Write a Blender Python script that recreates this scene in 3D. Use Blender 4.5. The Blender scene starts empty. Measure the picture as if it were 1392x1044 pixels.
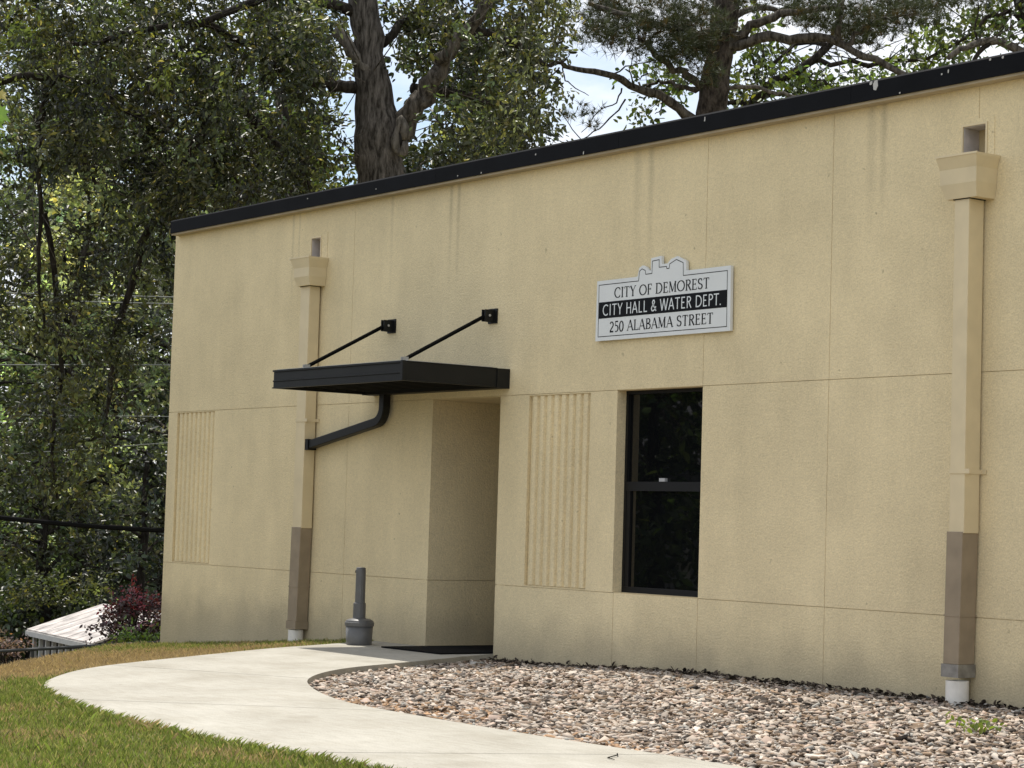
import bpy, math, random
import numpy as np
from mathutils import Vector, Matrix

random.seed(7)
RNG = np.random.default_rng(7)
SC = bpy.context.scene
COL = SC.collection

# ------------------------------------------------------------------ camera, sky, sun, exposure
CAM = np.array([19.0432, -12.8321, 1.3])
CR = np.array([0.5892, 0.8075, 0.0295]); CU = np.array([0.0335, -0.0608, 0.9976]); CF = np.array([-0.8073, 0.5868, 0.0629])
FPX = 3000.0
cam_d = bpy.data.cameras.new('camera')
cam_d.sensor_width = 36.0
cam_d.lens = FPX / 1392 * 36.0
cam_d.clip_start = 0.1
cam_d.clip_end = 3000
cam = bpy.data.objects.new('camera', cam_d)
COL.objects.link(cam)
cam.matrix_world = Matrix(((CR[0], CU[0], -CF[0], CAM[0]), (CR[1], CU[1], -CF[1], CAM[1]), (CR[2], CU[2], -CF[2], CAM[2]), (0, 0, 0, 1)))
SC.camera = cam

SUN_TRAVEL = Vector((1.17, -0.26, -2.80)).normalized()
SUN_EL = math.asin(-SUN_TRAVEL.z)
SUN_AZ = math.atan2(-SUN_TRAVEL.x, -SUN_TRAVEL.y)          # clockwise from +Y

world = bpy.data.worlds.new('World')
SC.world = world
world.use_nodes = True
wn = world.node_tree.nodes; wl = world.node_tree.links
wn.clear()
w_out = wn.new('ShaderNodeOutputWorld'); w_bg = wn.new('ShaderNodeBackground')
w_bg.inputs['Strength'].default_value = 0.13
w_sky = wn.new('ShaderNodeTexSky'); w_sky.sky_type = 'NISHITA'; w_sky.sun_disc = False
w_sky.sun_elevation = SUN_EL; w_sky.sun_rotation = SUN_AZ
w_sky.air_density = 1.0; w_sky.dust_density = 1.5
w_tc = wn.new('ShaderNodeTexCoord')
w_map = wn.new('ShaderNodeMapping'); w_map.inputs['Scale'].default_value = (3.0, 3.0, 7.0)
w_no = wn.new('ShaderNodeTexNoise'); w_no.inputs['Scale'].default_value = 1.6; w_no.inputs['Detail'].default_value = 8; w_no.inputs['Roughness'].default_value = 0.6
w_ra = wn.new('ShaderNodeValToRGB')
w_ra.color_ramp.elements[0].position = 0.36; w_ra.color_ramp.elements[0].color = (0, 0, 0, 1)
w_ra.color_ramp.elements[1].position = 0.56; w_ra.color_ramp.elements[1].color = (1, 1, 1, 1)
w_mx = wn.new('ShaderNodeMix'); w_mx.data_type = 'RGBA'
w_mx.inputs['B'].default_value = (6.6, 6.8, 7.2, 1)
wl.new(w_tc.outputs['Generated'], w_map.inputs['Vector']); wl.new(w_map.outputs['Vector'], w_no.inputs['Vector'])
wl.new(w_no.outputs['Fac'], w_ra.inputs['Fac']); wl.new(w_ra.outputs['Color'], w_mx.inputs['Factor'])
wl.new(w_sky.outputs['Color'], w_mx.inputs['A'])
wl.new(w_mx.outputs['Result'], w_bg.inputs['Color']); wl.new(w_bg.outputs['Background'], w_out.inputs['Surface'])

sun_d = bpy.data.lights.new('sun', 'SUN')
sun_d.energy = 4.0; sun_d.angle = math.radians(0.55); sun_d.color = (1.0, 0.95, 0.87)
sun = bpy.data.objects.new('sun', sun_d); COL.objects.link(sun)
sun.rotation_euler = SUN_TRAVEL.to_track_quat('-Z', 'Y').to_euler()
sun.location = (0, 0, 30)

SC.view_settings.view_transform = 'Standard'
try: SC.view_settings.look = 'None'
except Exception: pass
SC.view_settings.exposure = 0.36
SC.view_settings.gamma = 1.0
SC.view_settings.use_curve_mapping = False


def at(px, py, d):
    """a point seen in direction (px, py) of the photograph at d metres: used once to survey where a thing stands"""
    return CAM + (CF + CR * ((px - 696) / FPX) - CU * ((py - 522) / FPX)) * d


# ------------------------------------------------------------------ object helpers
def tag(o, label=None, cat=None, group=None, kind=None):
    if label: o['label'] = label
    if cat: o['category'] = cat
    if group: o['group'] = group
    if kind: o['kind'] = kind
    return o


def thing(name, label, cat, loc=(0, 0, 0), group=None):
    o = bpy.data.objects.new(name, None)
    o.empty_display_size = 0.2
    COL.objects.link(o)
    o.location = loc
    return tag(o, label, cat, group)


class MB:
    def __init__(s): s.v = []; s.f = []
    def add(s, verts, faces):
        b = len(s.v); s.v += [tuple(map(float, p)) for p in verts]; s.f += [tuple(b + i for i in f) for f in faces]
        return s
    def box(s, x0, x1, y0, y1, z0, z1):
        return s.add([(x0, y0, z0), (x1, y0, z0), (x1, y1, z0), (x0, y1, z0), (x0, y0, z1), (x1, y0, z1), (x1, y1, z1), (x0, y1, z1)],
                     [(0, 3, 2, 1), (4, 5, 6, 7), (0, 1, 5, 4), (1, 2, 6, 5), (2, 3, 7, 6), (3, 0, 4, 7)])
    def loft(s, rings, cap=True):
        n = len(rings[0]); b = len(s.v)
        for r in rings: s.v += [tuple(map(float, p)) for p in r]
        for i in range(len(rings) - 1):
            for j in range(n):
                k = (j + 1) % n
                s.f.append((b + i * n + j, b + i * n + k, b + (i + 1) * n + k, b + (i + 1) * n + j))
        if cap:
            s.f.append(tuple(b + j for j in reversed(range(n))))
            s.f.append(tuple(b + (len(rings) - 1) * n + j for j in range(n)))
        return s
    def rect_loft(s, rects):
        """rects: (x0, x1, y0, y1, z)"""
        return s.loft([[(a, c, z), (b_, c, z), (b_, d, z), (a, d, z)] for a, b_, c, d, z in rects])
    def lathe(s, cx, cy, prof, n=24):
        return s.loft([[(cx + r * math.cos(2 * math.pi * i / n), cy + r * math.sin(2 * math.pi * i / n), z) for i in range(n)] for r, z in prof])
    def tube(s, pts, rad, n=8, squash=None):
        pts = [np.array(p, float) for p in pts]
        if not hasattr(rad, '__len__'): rad = [rad] * len(pts)
        rings = []; up = None
        for i, p in enumerate(pts):
            t = pts[min(i + 1, len(pts) - 1)] - pts[max(i - 1, 0)]
            t = t / (np.linalg.norm(t) + 1e-9)
            if up is None:
                up = np.array([0, 0, 1.0]) if abs(t[2]) < 0.9 else np.array([1.0, 0, 0])
            up = up - t * np.dot(up, t); up /= np.linalg.norm(up) + 1e-9
            sd = np.cross(t, up)
            rings.append([p + rad[i] * (math.cos(2 * math.pi * (j + .5) / n) * sd + math.sin(2 * math.pi * (j + .5) / n) * up) for j in range(n)])
        return s.loft(rings)
    def prism_y(s, poly, y0, y1):
        """poly: (x, z) counter-clockwise seen from -Y"""
        n = len(poly)
        v = [(x, y0, z) for x, z in poly] + [(x, y1, z) for x, z in poly]
        return s.add(v, [tuple(range(n)), tuple(reversed(range(n, 2 * n)))] + [(i, n + i, n + (i + 1) % n, (i + 1) % n) for i in range(n)])
    def prism_z(s, poly, z0, z1):
        n = len(poly)
        v = [(x, y, z0) for x, y in poly] + [(x, y, z1) for x, y in poly]
        return s.add(v, [tuple(reversed(range(n))), tuple(range(n, 2 * n))] + [(i, (i + 1) % n, n + (i + 1) % n, n + i) for i in range(n)])
    def mesh(s, name):
        m = bpy.data.meshes.new(name); m.from_pydata(s.v, [], s.f); m.update(); return m


def obj(name, mb, mat, parent=None, smooth=False, bevel=0, kind=None, label=None):
    me = mb.mesh(name) if isinstance(mb, MB) else mb
    if mat and not me.materials: me.materials.append(mat)
    o = bpy.data.objects.new(name, me); COL.objects.link(o)
    if parent:
        o.parent = parent
        # meshes are written in world coordinates: undo the parent's place
        off = Vector((0, 0, 0)); p = parent
        while p: off += p.location; p = p.parent
        o.location = -off
    if smooth:
        me.polygons.foreach_set('use_smooth', [True] * len(me.polygons))
    if bevel:
        b = o.modifiers.new('bevel', 'BEVEL'); b.width = bevel; b.segments = 2; b.limit_method = 'ANGLE'
    return tag(o, label=label, kind=kind)


def place(o, parent):
    """parent a piece built at the origin of its mesh, keeping its own location in world terms"""
    o.parent = parent
    off = Vector((0, 0, 0)); p = parent
    while p: off += p.location; p = p.parent
    o.location = Vector(o.location) - off


# ------------------------------------------------------------------ materials
MATS = {}


def new_mat(name):
    m = bpy.data.materials.new(name); m.use_nodes = True
    nt = m.node_tree; b = nt.nodes['Principled BSDF']
    return m, nt, b


def simple(name, col, rough=0.5, metal=0.0, spec=0.5, noise=0.0, nscale=8.0, bump=0.0, bscale=60.0, detail=6):
    m, nt, b = new_mat(name)
    b.inputs['Roughness'].default_value = rough; b.inputs['Metallic'].default_value = metal
    b.inputs['Specular IOR Level'].default_value = spec
    geo = nt.nodes.new('ShaderNodeNewGeometry')
    if noise > 0:
        n = nt.nodes.new('ShaderNodeTexNoise'); n.inputs['Scale'].default_value = nscale; n.inputs['Detail'].default_value = detail
        nt.links.new(geo.outputs['Position'], n.inputs['Vector'])
        r = nt.nodes.new('ShaderNodeValToRGB')
        r.color_ramp.elements[0].position = 0.3; r.color_ramp.elements[1].position = 0.7
        r.color_ramp.elements[0].color = tuple(c * (1 - noise) for c in col) + (1,)
        r.color_ramp.elements[1].color = tuple(min(1, c * (1 + noise)) for c in col) + (1,)
        nt.links.new(n.outputs['Fac'], r.inputs['Fac']); nt.links.new(r.outputs['Color'], b.inputs['Base Color'])
    else:
        b.inputs['Base Color'].default_value = tuple(col) + (1,)
    if bump > 0:
        n2 = nt.nodes.new('ShaderNodeTexNoise'); n2.inputs['Scale'].default_value = bscale; n2.inputs['Detail'].default_value = 4
        nt.links.new(geo.outputs['Position'], n2.inputs['Vector'])
        bp = nt.nodes.new('ShaderNodeBump'); bp.inputs['Strength'].default_value = bump; bp.inputs['Distance'].default_value = 0.01
        nt.links.new(n2.outputs['Fac'], bp.inputs['Height']); nt.links.new(bp.outputs['Normal'], b.inputs['Normal'])
    return m


def stucco_mat(name, base, streaks=()):
    m, nt, b = new_mat(name); L = nt.links; N = nt.nodes
    b.inputs['Roughness'].default_value = 0.92; b.inputs['Specular IOR Level'].default_value = 0.2
    geo = N.new('ShaderNodeNewGeometry'); sep = N.new('ShaderNodeSeparateXYZ'); L.new(geo.outputs['Position'], sep.inputs[0])
    def math_(op, a, b_=None, c=None, clamp=False):
        n = N.new('ShaderNodeMath'); n.operation = op; n.use_clamp = clamp
        for i, v in enumerate((a, b_, c)):
            if v is None: continue
            if isinstance(v, (int, float)): n.inputs[i].default_value = v
            else: L.new(v, n.inputs[i])
        return n.outputs[0]
    def noise(scale, mapscale=None, detail=5):
        n = N.new('ShaderNodeTexNoise'); n.inputs['Scale'].default_value = scale; n.inputs['Detail'].default_value = detail
        if mapscale:
            mp = N.new('ShaderNodeMapping'); mp.inputs['Scale'].default_value = mapscale
            L.new(geo.outputs['Position'], mp.inputs['Vector']); L.new(mp.outputs['Vector'], n.inputs['Vector'])
        else: L.new(geo.outputs['Position'], n.inputs['Vector'])
        return n.outputs['Fac']
    def sstep(v, lo, hi):
        n = N.new('ShaderNodeMapRange'); n.interpolation_type = 'SMOOTHSTEP'
        L.new(v, n.inputs['Value']); n.inputs['From Min'].default_value = lo; n.inputs['From Max'].default_value = hi
        return n.outputs['Result']
    x, z = sep.outputs['X'], sep.outputs['Z']
    fac = math_('MULTIPLY', math_('SUBTRACT', noise(0.55), 0.5), 0.44)                    # broad tone
    fac = math_('ADD', fac, math_('MULTIPLY', math_('SUBTRACT', noise(1.0, (4, 4, .7)), 0.5), 0.17))   # faint vertical wash
    fac = math_('ADD', fac, math_('MULTIPLY', math_('SUBTRACT', noise(75, None, 2), 0.5), 0.50))  # grain
    fac = math_('ADD', fac, math_('MULTIPLY', math_('SUBTRACT', noise(26, None, 3), 0.5), 0.26))
    # rain streaks under the cap, at places of their own
    zf = sstep(z, 3.4, 4.8)
    for sx, w, amt in streaks:
        d = math_('ABSOLUTE', math_('SUBTRACT', math_('ADD', x, math_('MULTIPLY', noise(2.0, (.3, .3, 1.2)), 0.03)), sx + .015))
        k = math_('SUBTRACT', 1.0, sstep(d, 0.0, w))
        fac = math_('SUBTRACT', fac, math_('MULTIPLY', math_('MULTIPLY', k, zf), amt))
    # grime splashed up from the ground, blotchy
    gr = math_('SUBTRACT', 1.0, sstep(math_('ADD', z, math_('MULTIPLY', noise(3.0), -0.5)), -0.32, 0.28))
    fac = math_('SUBTRACT', fac, math_('MULTIPLY', gr, 0.22))
    fac = math_('ADD', fac, math_('MULTIPLY', math_('SUBTRACT', noise(2.6, None, 6), 0.5), 0.22))   # uneven repainting
    spots = math_('MULTIPLY', sstep(noise(13, None, 1), 0.72, 0.78), sstep(noise(1.3, None, 2), .52, .62))
    fac = math_('SUBTRACT', fac, math_('MULTIPLY', spots, 0.35))
    mul = math_('ADD', fac, 1.0)
    vm = N.new('ShaderNodeVectorMath'); vm.operation = 'SCALE'
    vm.inputs[0].default_value = base; L.new(mul, vm.inputs['Scale'])
    gl = N.new('ShaderNodeMix'); gl.data_type = 'RGBA'
    L.new(math_('MULTIPLY', gr, 0.35), gl.inputs['Factor']); L.new(vm.outputs[0], gl.inputs['A']); gl.inputs['B'].default_value = (.33, .29, .22, 1)
    L.new(gl.outputs['Result'], b.inputs['Base Color'])
    bp = N.new('ShaderNodeBump'); bp.inputs['Strength'].default_value = 0.55; bp.inputs['Distance'].default_value = 0.012
    L.new(noise(55, None, 4), bp.inputs['Height']); L.new(bp.outputs['Normal'], b.inputs['Normal'])
    return m


def attr_mat(name, rough=0.7, trans=0.0, spec=0.3):
    """colour of each small piece (leaf, blade, chip) from the mesh"""
    m, nt, b = new_mat(name); L = nt.links
    a = nt.nodes.new('ShaderNodeAttribute'); a.attribute_name = 'Col'
    L.new(a.outputs['Color'], b.inputs['Base Color'])
    b.inputs['Roughness'].default_value = rough; b.inputs['Specular IOR Level'].default_value = spec
    if trans > 0:
        t = nt.nodes.new('ShaderNodeBsdfTranslucent'); mx = nt.nodes.new('ShaderNodeMixShader')
        vm = nt.nodes.new('ShaderNodeVectorMath'); vm.operation = 'MULTIPLY'; vm.inputs[1].default_value = (1.45, 1.45, 0.75)
        L.new(a.outputs['Color'], vm.inputs[0]); L.new(vm.outputs[0], t.inputs['Color'])
        mx.inputs['Fac'].default_value = trans
        L.new(b.outputs[0], mx.inputs[1]); L.new(t.outputs[0], mx.inputs[2])
        L.new(mx.outputs[0], nt.nodes['Material Output'].inputs['Surface'])
    return m


def bark_mat(name, dark, light, sx=9, sz=2.0):
    m, nt, b = new_mat(name); L = nt.links; N = nt.nodes
    b.inputs['Roughness'].default_value = 0.95; b.inputs['Specular IOR Level'].default_value = 0.1
    geo = N.new('ShaderNodeNewGeometry')
    mp = N.new('ShaderNodeMapping'); mp.inputs['Scale'].default_value = (sx, sx, sz); L.new(geo.outputs['Position'], mp.inputs['Vector'])
    n = N.new('ShaderNodeTexNoise'); n.inputs['Scale'].default_value = 1.6; n.inputs['Detail'].default_value = 8; n.inputs['Roughness'].default_value = .65
    L.new(mp.outputs[0], n.inputs['Vector'])
    r = N.new('ShaderNodeValToRGB'); r.color_ramp.elements[0].position = .38; r.color_ramp.elements[1].position = .68
    r.color_ramp.elements[0].color = dark + (1,); r.color_ramp.elements[1].color = light + (1,)
    L.new(n.outputs['Fac'], r.inputs['Fac']); L.new(r.outputs[0], b.inputs['Base Color'])
    bp = N.new('ShaderNodeBump'); bp.inputs['Strength'].default_value = 1.0; bp.inputs['Distance'].default_value = 0.06
    L.new(n.outputs['Fac'], bp.inputs['Height']); L.new(bp.outputs[0], b.inputs['Normal'])
    return m


TAN = (0.735, 0.618, 0.385)
M = dict(
    stucco=stucco_mat('tan_stucco', TAN, [(.22, .05, .20), (.36, .05, .22), (3.27, .09, .15), (3.47, .07, .20), (6.28, .08, .17), (6.42, .06, .22), (-3.0, .04, .18), (-2.86, .03, .18), (-.9, .05, .14)]),
    reveal=simple('tan_paint_reveal', (0.56, 0.45, 0.26), .85, noise=.10, nscale=3, bump=.3, bscale=60),
    cap=simple('black_cap_metal', (0.005, 0.0055, 0.007), .75, spec=.12, noise=.25, nscale=3),
    canopy=simple('black_canopy_paint', (0.008, 0.0085, 0.008), .5, spec=.28, noise=.2, nscale=6),
    canopy_deck=simple('black_deck_metal', (0.006, 0.006, 0.006), .8, spec=.15),
    tanmetal=simple('tan_metal_paint', (0.69, 0.575, 0.36), .5, noise=.06, nscale=5, bump=.05, bscale=20),
    brown=simple('brown_metal_paint', (0.29, 0.228, 0.152), .55, noise=.12, nscale=6),
    galv=simple('galvanized_steel', (0.30, 0.29, 0.27), .42, metal=.6, noise=.25, nscale=14),
    pvc=simple('white_pvc', (0.80, 0.76, 0.68), .4, noise=.12, nscale=9),
    grey=simple('grey_plastic', (0.112, 0.111, 0.107), .45, noise=.10, nscale=12, bump=.05, bscale=90),
    black=simple('black_void', (0.006, 0.006, 0.006), .7),
    rubber=simple('black_rubber', (0.006, 0.006, 0.007), .9, spec=.1, bump=.4, bscale=120),
    frame=simple('bronze_window_frame', (0.007, 0.007, 0.0075), .5, spec=.25),
    paper=simple('white_paper', (0.42, 0.42, 0.42), .8),
    zinc=simple('pale_steel', (0.5, 0.5, 0.48), .4, metal=.4),
    rodpaint=simple('matt_black_rod', (.006, .006, .0055), .95, spec=.04),
    liner=simple('weathered_liner', (.50, .46, .44), .7, noise=.15, nscale=10),
    signface=simple('white_sign_face', (0.70, 0.72, 0.71), .5, noise=.03, nscale=5),
    signink=simple('black_sign_ink', (0.008, 0.009, 0.011), .7, spec=.12),
    signwhite=simple('white_sign_ink', (0.68, 0.72, 0.72), .5),
    roof=simple('grey_roof_membrane', (0.35, 0.34, 0.32), .8, noise=.15, nscale=.8),
    flake=simple('pale_flake', (0.50, 0.49, 0.46), .8),
    cable=simple('black_cable', (0.008, 0.008, 0.008), .95, spec=.05),
    wire=simple('aluminium_wire', (0.20, 0.21, 0.19), .8, spec=.2),
    shedroof=simple('weathered_white_roof', (0.44, 0.40, 0.37), .6, noise=.42, nscale=3.2, detail=9),
    shedwhite=simple('old_white_paint', (0.55, 0.54, 0.50), .7, noise=.1),
    sheddark=simple('dark_shed_boards', (0.045, 0.038, 0.033), .9, noise=.3),
    rail=simple('dark_rail_paint', (0.02, 0.022, 0.02), .6),
    soil=simple('bed_soil', (0.055, 0.042, 0.032), .95, noise=.4, nscale=20, bump=.8, bscale=60),
    ground=simple('rough_meadow', (0.10, 0.105, 0.042), .95, noise=.5, nscale=1.2, bump=.6, bscale=20),
    asphalt=simple('asphalt', (0.06, 0.06, 0.06), .9, noise=.2, nscale=30),
    oakbark=bark_mat('oak_bark', (.030, .026, .021), (.185, .165, .142), 11, 2.2),
    limbbark=bark_mat('limb_bark', (.035, .03, .023), (.17, .15, .125)),
    palebark=bark_mat('pale_limb_bark', (.07, .062, .05), (.24, .215, .18)),
    pinebark=bark_mat('pine_bark', (.025, .020, .016), (.125, .103, .084), 7, 3),
    darkbark=bark_mat('dark_bark', (.015, .013, .010), (.06, .052, .042)),
    leaf=attr_mat('leaf', .40, .42, .5),
    needle=attr_mat('needle', .6, .15, .3),
    blade=attr_mat('grass_blade', .6, .35, .25),
    chip=attr_mat('stone_chip', .85, 0, .2),
    petal=attr_mat('plum_leaf', .45, .25, .5),
    siding=simple('grey_siding', (.45, .47, .50), .8, noise=.05),
    shingle=simple('grey_shingle', (.12, .12, .13), .9, noise=.3, nscale=5),
)

ml = simple('lawn_thatch', (0.155, 0.135, 0.065), .95, noise=.5, nscale=9, bump=1.0, bscale=50)
_nt = ml.node_tree; _b = _nt.nodes['Principled BSDF']; _src = _b.inputs['Base Color'].links[0].from_socket
_geo = _nt.nodes.new('ShaderNodeNewGeometry'); _sp = _nt.nodes.new('ShaderNodeSeparateXYZ'); _mr = _nt.nodes.new('ShaderNodeMapRange'); _mx = _nt.nodes.new('ShaderNodeMix'); _mx.data_type = 'RGBA'
_nt.links.new(_geo.outputs['Position'], _sp.inputs[0]); _nt.links.new(_sp.outputs['X'], _mr.inputs['Value'])
_mr.inputs['From Min'].default_value = -14; _mr.inputs['From Max'].default_value = -22
_nt.links.new(_mr.outputs['Result'], _mx.inputs['Factor']); _nt.links.new(_src, _mx.inputs['A']); _mx.inputs['B'].default_value = (.035, .028, .017, 1)   # leaf litter under the trees
_nt.links.new(_mx.outputs['Result'], _b.inputs['Base Color'])
M['lawn'] = ml

# glass: dark tinted pane with a clear reflection
mg, ntg, bg = new_mat('tinted_glass')
bg.inputs['Base Color'].default_value = (.004, .0045, .005, 1); bg.inputs['Roughness'].default_value = .015; bg.inputs['Specular IOR Level'].default_value = .62
M['glass'] = mg


def concrete_mat():
    m, nt, b = new_mat('walk_concrete'); L = nt.links; N = nt.nodes
    b.inputs['Roughness'].default_value = .9; b.inputs['Specular IOR Level'].default_value = .2
    geo = N.new('ShaderNodeNewGeometry')
    def noise(s, d=5, ms=None):
        n = N.new('ShaderNodeTexNoise'); n.inputs['Scale'].default_value = s; n.inputs['Detail'].default_value = d
        if ms:
            mp = N.new('ShaderNodeMapping'); mp.inputs['Scale'].default_value = ms; L.new(geo.outputs['Position'], mp.inputs[0]); L.new(mp.outputs[0], n.inputs['Vector'])
        else: L.new(geo.outputs['Position'], n.inputs['Vector'])
        return n.outputs['Fac']
    def ramp(f, a, b_, c0, c1):
        r = N.new('ShaderNodeValToRGB'); r.color_ramp.elements[0].position = a; r.color_ramp.elements[1].position = b_
        r.color_ramp.elements[0].color = c0 + (1,); r.color_ramp.elements[1].color = c1 + (1,); L.new(f, r.inputs['Fac']); return r.outputs[0]
    def mul(a, b_):
        x = N.new('ShaderNodeMix'); x.data_type = 'RGBA'; x.blend_type = 'MULTIPLY'; x.inputs['Factor'].default_value = 1
        L.new(a, x.inputs['A']); L.new(b_, x.inputs['B']); return x.outputs['Result']
    c = ramp(noise(1.1, 6), .3, .72, (.37, .347, .292), (.465, .442, .382))
    c = mul(c, ramp(noise(90, 2), .25, .6, (.78, .78, .78), (1, 1, 1)))
    c = mul(c, ramp(noise(6, 4, (1, 3.5, 1)), .3, .6, (.88, .88, .87), (1, 1, 1)))
    c = mul(c, ramp(noise(17, 2), .22, .30, (.66, .65, .62), (1, 1, 1)))
    c = mul(c, ramp(noise(2.3, 8), .34, .52, (.90, .89, .87), (1, 1, 1)))
    L.new(c, b.inputs['Base Color'])
    bp = N.new('ShaderNodeBump'); bp.inputs['Strength'].default_value = .35; bp.inputs['Distance'].default_value = .006
    L.new(noise(120, 3), bp.inputs['Height']); L.new(bp.outputs[0], b.inputs['Normal'])
    return m


M['concrete'] = concrete_mat()


# ------------------------------------------------------------------ many small pieces in one mesh
def raw_mesh(name, verts, faces_flat, k, cols=None, mat=None):
    """verts (N,3); faces_flat (F*k) all with k corners; cols per vertex (N,3)"""
    me = bpy.data.meshes.new(name)
    nv = len(verts); nf = len(faces_flat) // k
    me.vertices.add(nv); me.vertices.foreach_set('co', np.ascontiguousarray(verts, np.float32).ravel())
    me.loops.add(nf * k); me.loops.foreach_set('vertex_index', np.ascontiguousarray(faces_flat, np.int32))
    me.polygons.add(nf)
    me.polygons.foreach_set('loop_start', np.arange(0, nf * k, k, dtype=np.int32))
    try: me.polygons.foreach_set('loop_total', np.full(nf, k, np.int32))
    except Exception: pass
    me.update(calc_edges=True)
    if cols is not None:
        a = me.color_attributes.new('Col', 'FLOAT_COLOR', 'POINT')
        c4 = np.concatenate([cols, np.ones((nv, 1))], 1).astype(np.float32)
        a.data.foreach_set('color', c4.ravel())
    if mat: me.materials.append(mat)
    return me


LEAF_T = np.array([(0, 0, 0), (-.27, .32, .07), (-.20, .72, .05), (0, 1, -.08), (.20, .72, .05), (.27, .32, .07)])
LEAF_F = np.array([0, 1, 2, 3, 0, 3, 4, 5])


def nrm(a): return a / (np.linalg.norm(a, axis=-1, keepdims=True) + 1e-9)


def leaf_mesh(name, c, size, cols, mat, droop=.5, flat=.6, dz=1.0, asp=1.0, dirs=None):
    n = len(c)
    d = nrm(RNG.normal(size=(n, 3)) * np.array([1, 1, dz]) + np.array([0, 0, -droop])) if dirs is None else nrm(dirs + RNG.normal(0, .5, (n, 3)))
    up = nrm(RNG.normal(size=(n, 3)) + np.array([0, 0, flat]))
    u = nrm(up - d * np.sum(up * d, 1, keepdims=True)); s = np.cross(d, u)
    T = LEAF_T[None]
    v = c[:, None, :] + size[:, None, None] * (T[..., 0:1] * asp * s[:, None] + T[..., 1:2] * d[:, None] + T[..., 2:3] * u[:, None])
    f = (np.arange(n)[:, None] * 6 + LEAF_F[None]).ravel()
    return raw_mesh(name, v.reshape(-1, 3), f, 4, np.repeat(cols, 6, 0), mat)


def leaf_cols(n, base, var=.3, extra=None):
    """per-leaf colour: a few kinds of green, some yellowed"""
    base = np.array(base)
    k = RNG.normal(1, var, (n, 1)).clip(.35, 2.0)
    c = base[None] * k
    y = RNG.random((n, 1))
    c = np.where(y < .08, c * np.array([1.45, 1.25, .8]), c)
    if extra is not None:
        c = np.where(RNG.random((n, 1)) < .03, np.array(extra)[None] * k, c)
    return c


def in_poly(px, py, poly):
    inside = np.zeros(px.shape, bool); n = len(poly)
    for i in range(n):
        x0, y0 = poly[i]; x1, y1 = poly[(i + 1) % n]
        cnd = ((y0 > py) != (y1 > py)) & (px < (x1 - x0) * (py - y0) / (y1 - y0 + 1e-12) + x0)
        inside ^= cnd
    return inside


def sm(a, b, x):
    t = np.clip((x - a) / (b - a), 0, 1); return t * t * (3 - 2 * t)


# ------------------------------------------------------------------ terrain
def terr(x, y):
    x = np.asarray(x, float); y = np.asarray(y, float)
    u = -x + .75 * np.maximum(0, -y)
    h = -.07 * np.clip(u - 1.0, 0, 4.9)
    h = h - .055 * np.maximum(0, -y - .5) * sm(1.6, 5.0, u) * (1 - sm(-6, -14, y))
    h = h - .135 * np.clip(u - 5.9, 0, 20) * sm(5.0, 8.5, u)
    h = h + .10 * np.clip(u - 50, 0, 90)                 # the wooded slope rises again far off
    h = np.where(y < -13, h * (1 - sm(-13, -20, y) * .0), h)
    far = sm(40, 90, np.hypot(x, y))
    return h + far * .25 * np.sin(x * .09) * np.cos(y * .07)


INNER = [(13.5, -4.62), (11.5, -4.58), (9.97, -4.56), (9.23, -4.56), (8.47, -4.59), (8.01, -4.60), (7.2, -4.58), (6.53, -4.55), (5.92, -4.51), (5.38, -4.4), (4.71, -4.15), (4.12, -3.87), (3.75, -3.66),
         (3.37, -3.38), (3.06, -3.10), (2.74, -2.76), (2.46, -2.36), (2.26, -1.98), (2.0, -1.48), (1.74, -1.0), (1.49, -.60), (1.3, -.25), (1.203, -.003)]
OUTER = [(13.5, -6.5), (11.5, -6.52), (9.21, -6.56), (8.67, -6.60), (8.3, -6.63), (7.8, -6.65), (7.26, -6.64), (6.51, -6.60), (5.78, -6.51), (4.96, -6.35), (4.32, -6.16), (3.88, -5.99), (3.45, -5.78), (2.97, -5.47), (2.37, -5.02),
         (1.82, -4.45), (1.27, -3.68), (.55, -2.65), (.0, -1.86), (-.38, -1.15), (-.62, -.70), (-.85, -.31), (-.95, -.003)]


def resample(p, n):
    p = np.array(p, float); s = np.r_[0, np.cumsum(np.linalg.norm(np.diff(p, axis=0), axis=1))]
    t = np.linspace(0, s[-1], n)
    return np.stack([np.interp(t, s, p[:, i]) for i in range(2)], 1)


def chaikin(p, it=2):
    p = np.array(p, float)
    for _ in range(it):
        q = [p[0]]
        for a, b in zip(p[:-1], p[1:]): q += [a * .75 + b * .25, a * .25 + b * .75]
        q.append(p[-1]); p = np.array(q)
    return p


NR = 90
IN_C = resample(chaikin(INNER), NR); OUT_C = resample(chaikin(OUTER), NR)
WALK_POLY = [tuple(p) for p in IN_C] + [tuple(p) for p in OUT_C[::-1]]
BED_POLY = [tuple(p) for p in IN_C] + [(13.5, 0)]

xs = np.unique(np.round(np.concatenate([np.linspace(-700, -130, 12), np.linspace(-130, -30, 40), np.linspace(-30, -9, 30), np.arange(-9, 14.01, .25), np.linspace(14, 60, 24), np.linspace(60, 700, 12)]), 3))
ys = np.unique(np.round(np.concatenate([np.linspace(-700, -80, 12), np.linspace(-80, -13, 26), np.arange(-13, 1.01, .25), np.linspace(1, 60, 34), np.linspace(60, 160, 20), np.linspace(160, 700, 12)]), 3))
GX, GY = np.meshgrid(xs, ys, indexing='ij')
GZ = terr(GX, GY) - .012
inside = in_poly(GX, GY, BED_POLY) | in_poly(GX, GY, WALK_POLY) | in_poly(GX, GY - .45, BED_POLY) | ((GX > 1) & (GX < 14) & (GY > -.6) & (GY < 1.2))
GZ = np.where(inside, GZ - .16, GZ)
nx, ny = GX.shape
idx = np.arange(nx * ny).reshape(nx, ny)
gf = np.stack([idx[:-1, :-1], idx[1:, :-1], idx[1:, 1:], idx[:-1, 1:]], -1).reshape(-1)
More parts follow.
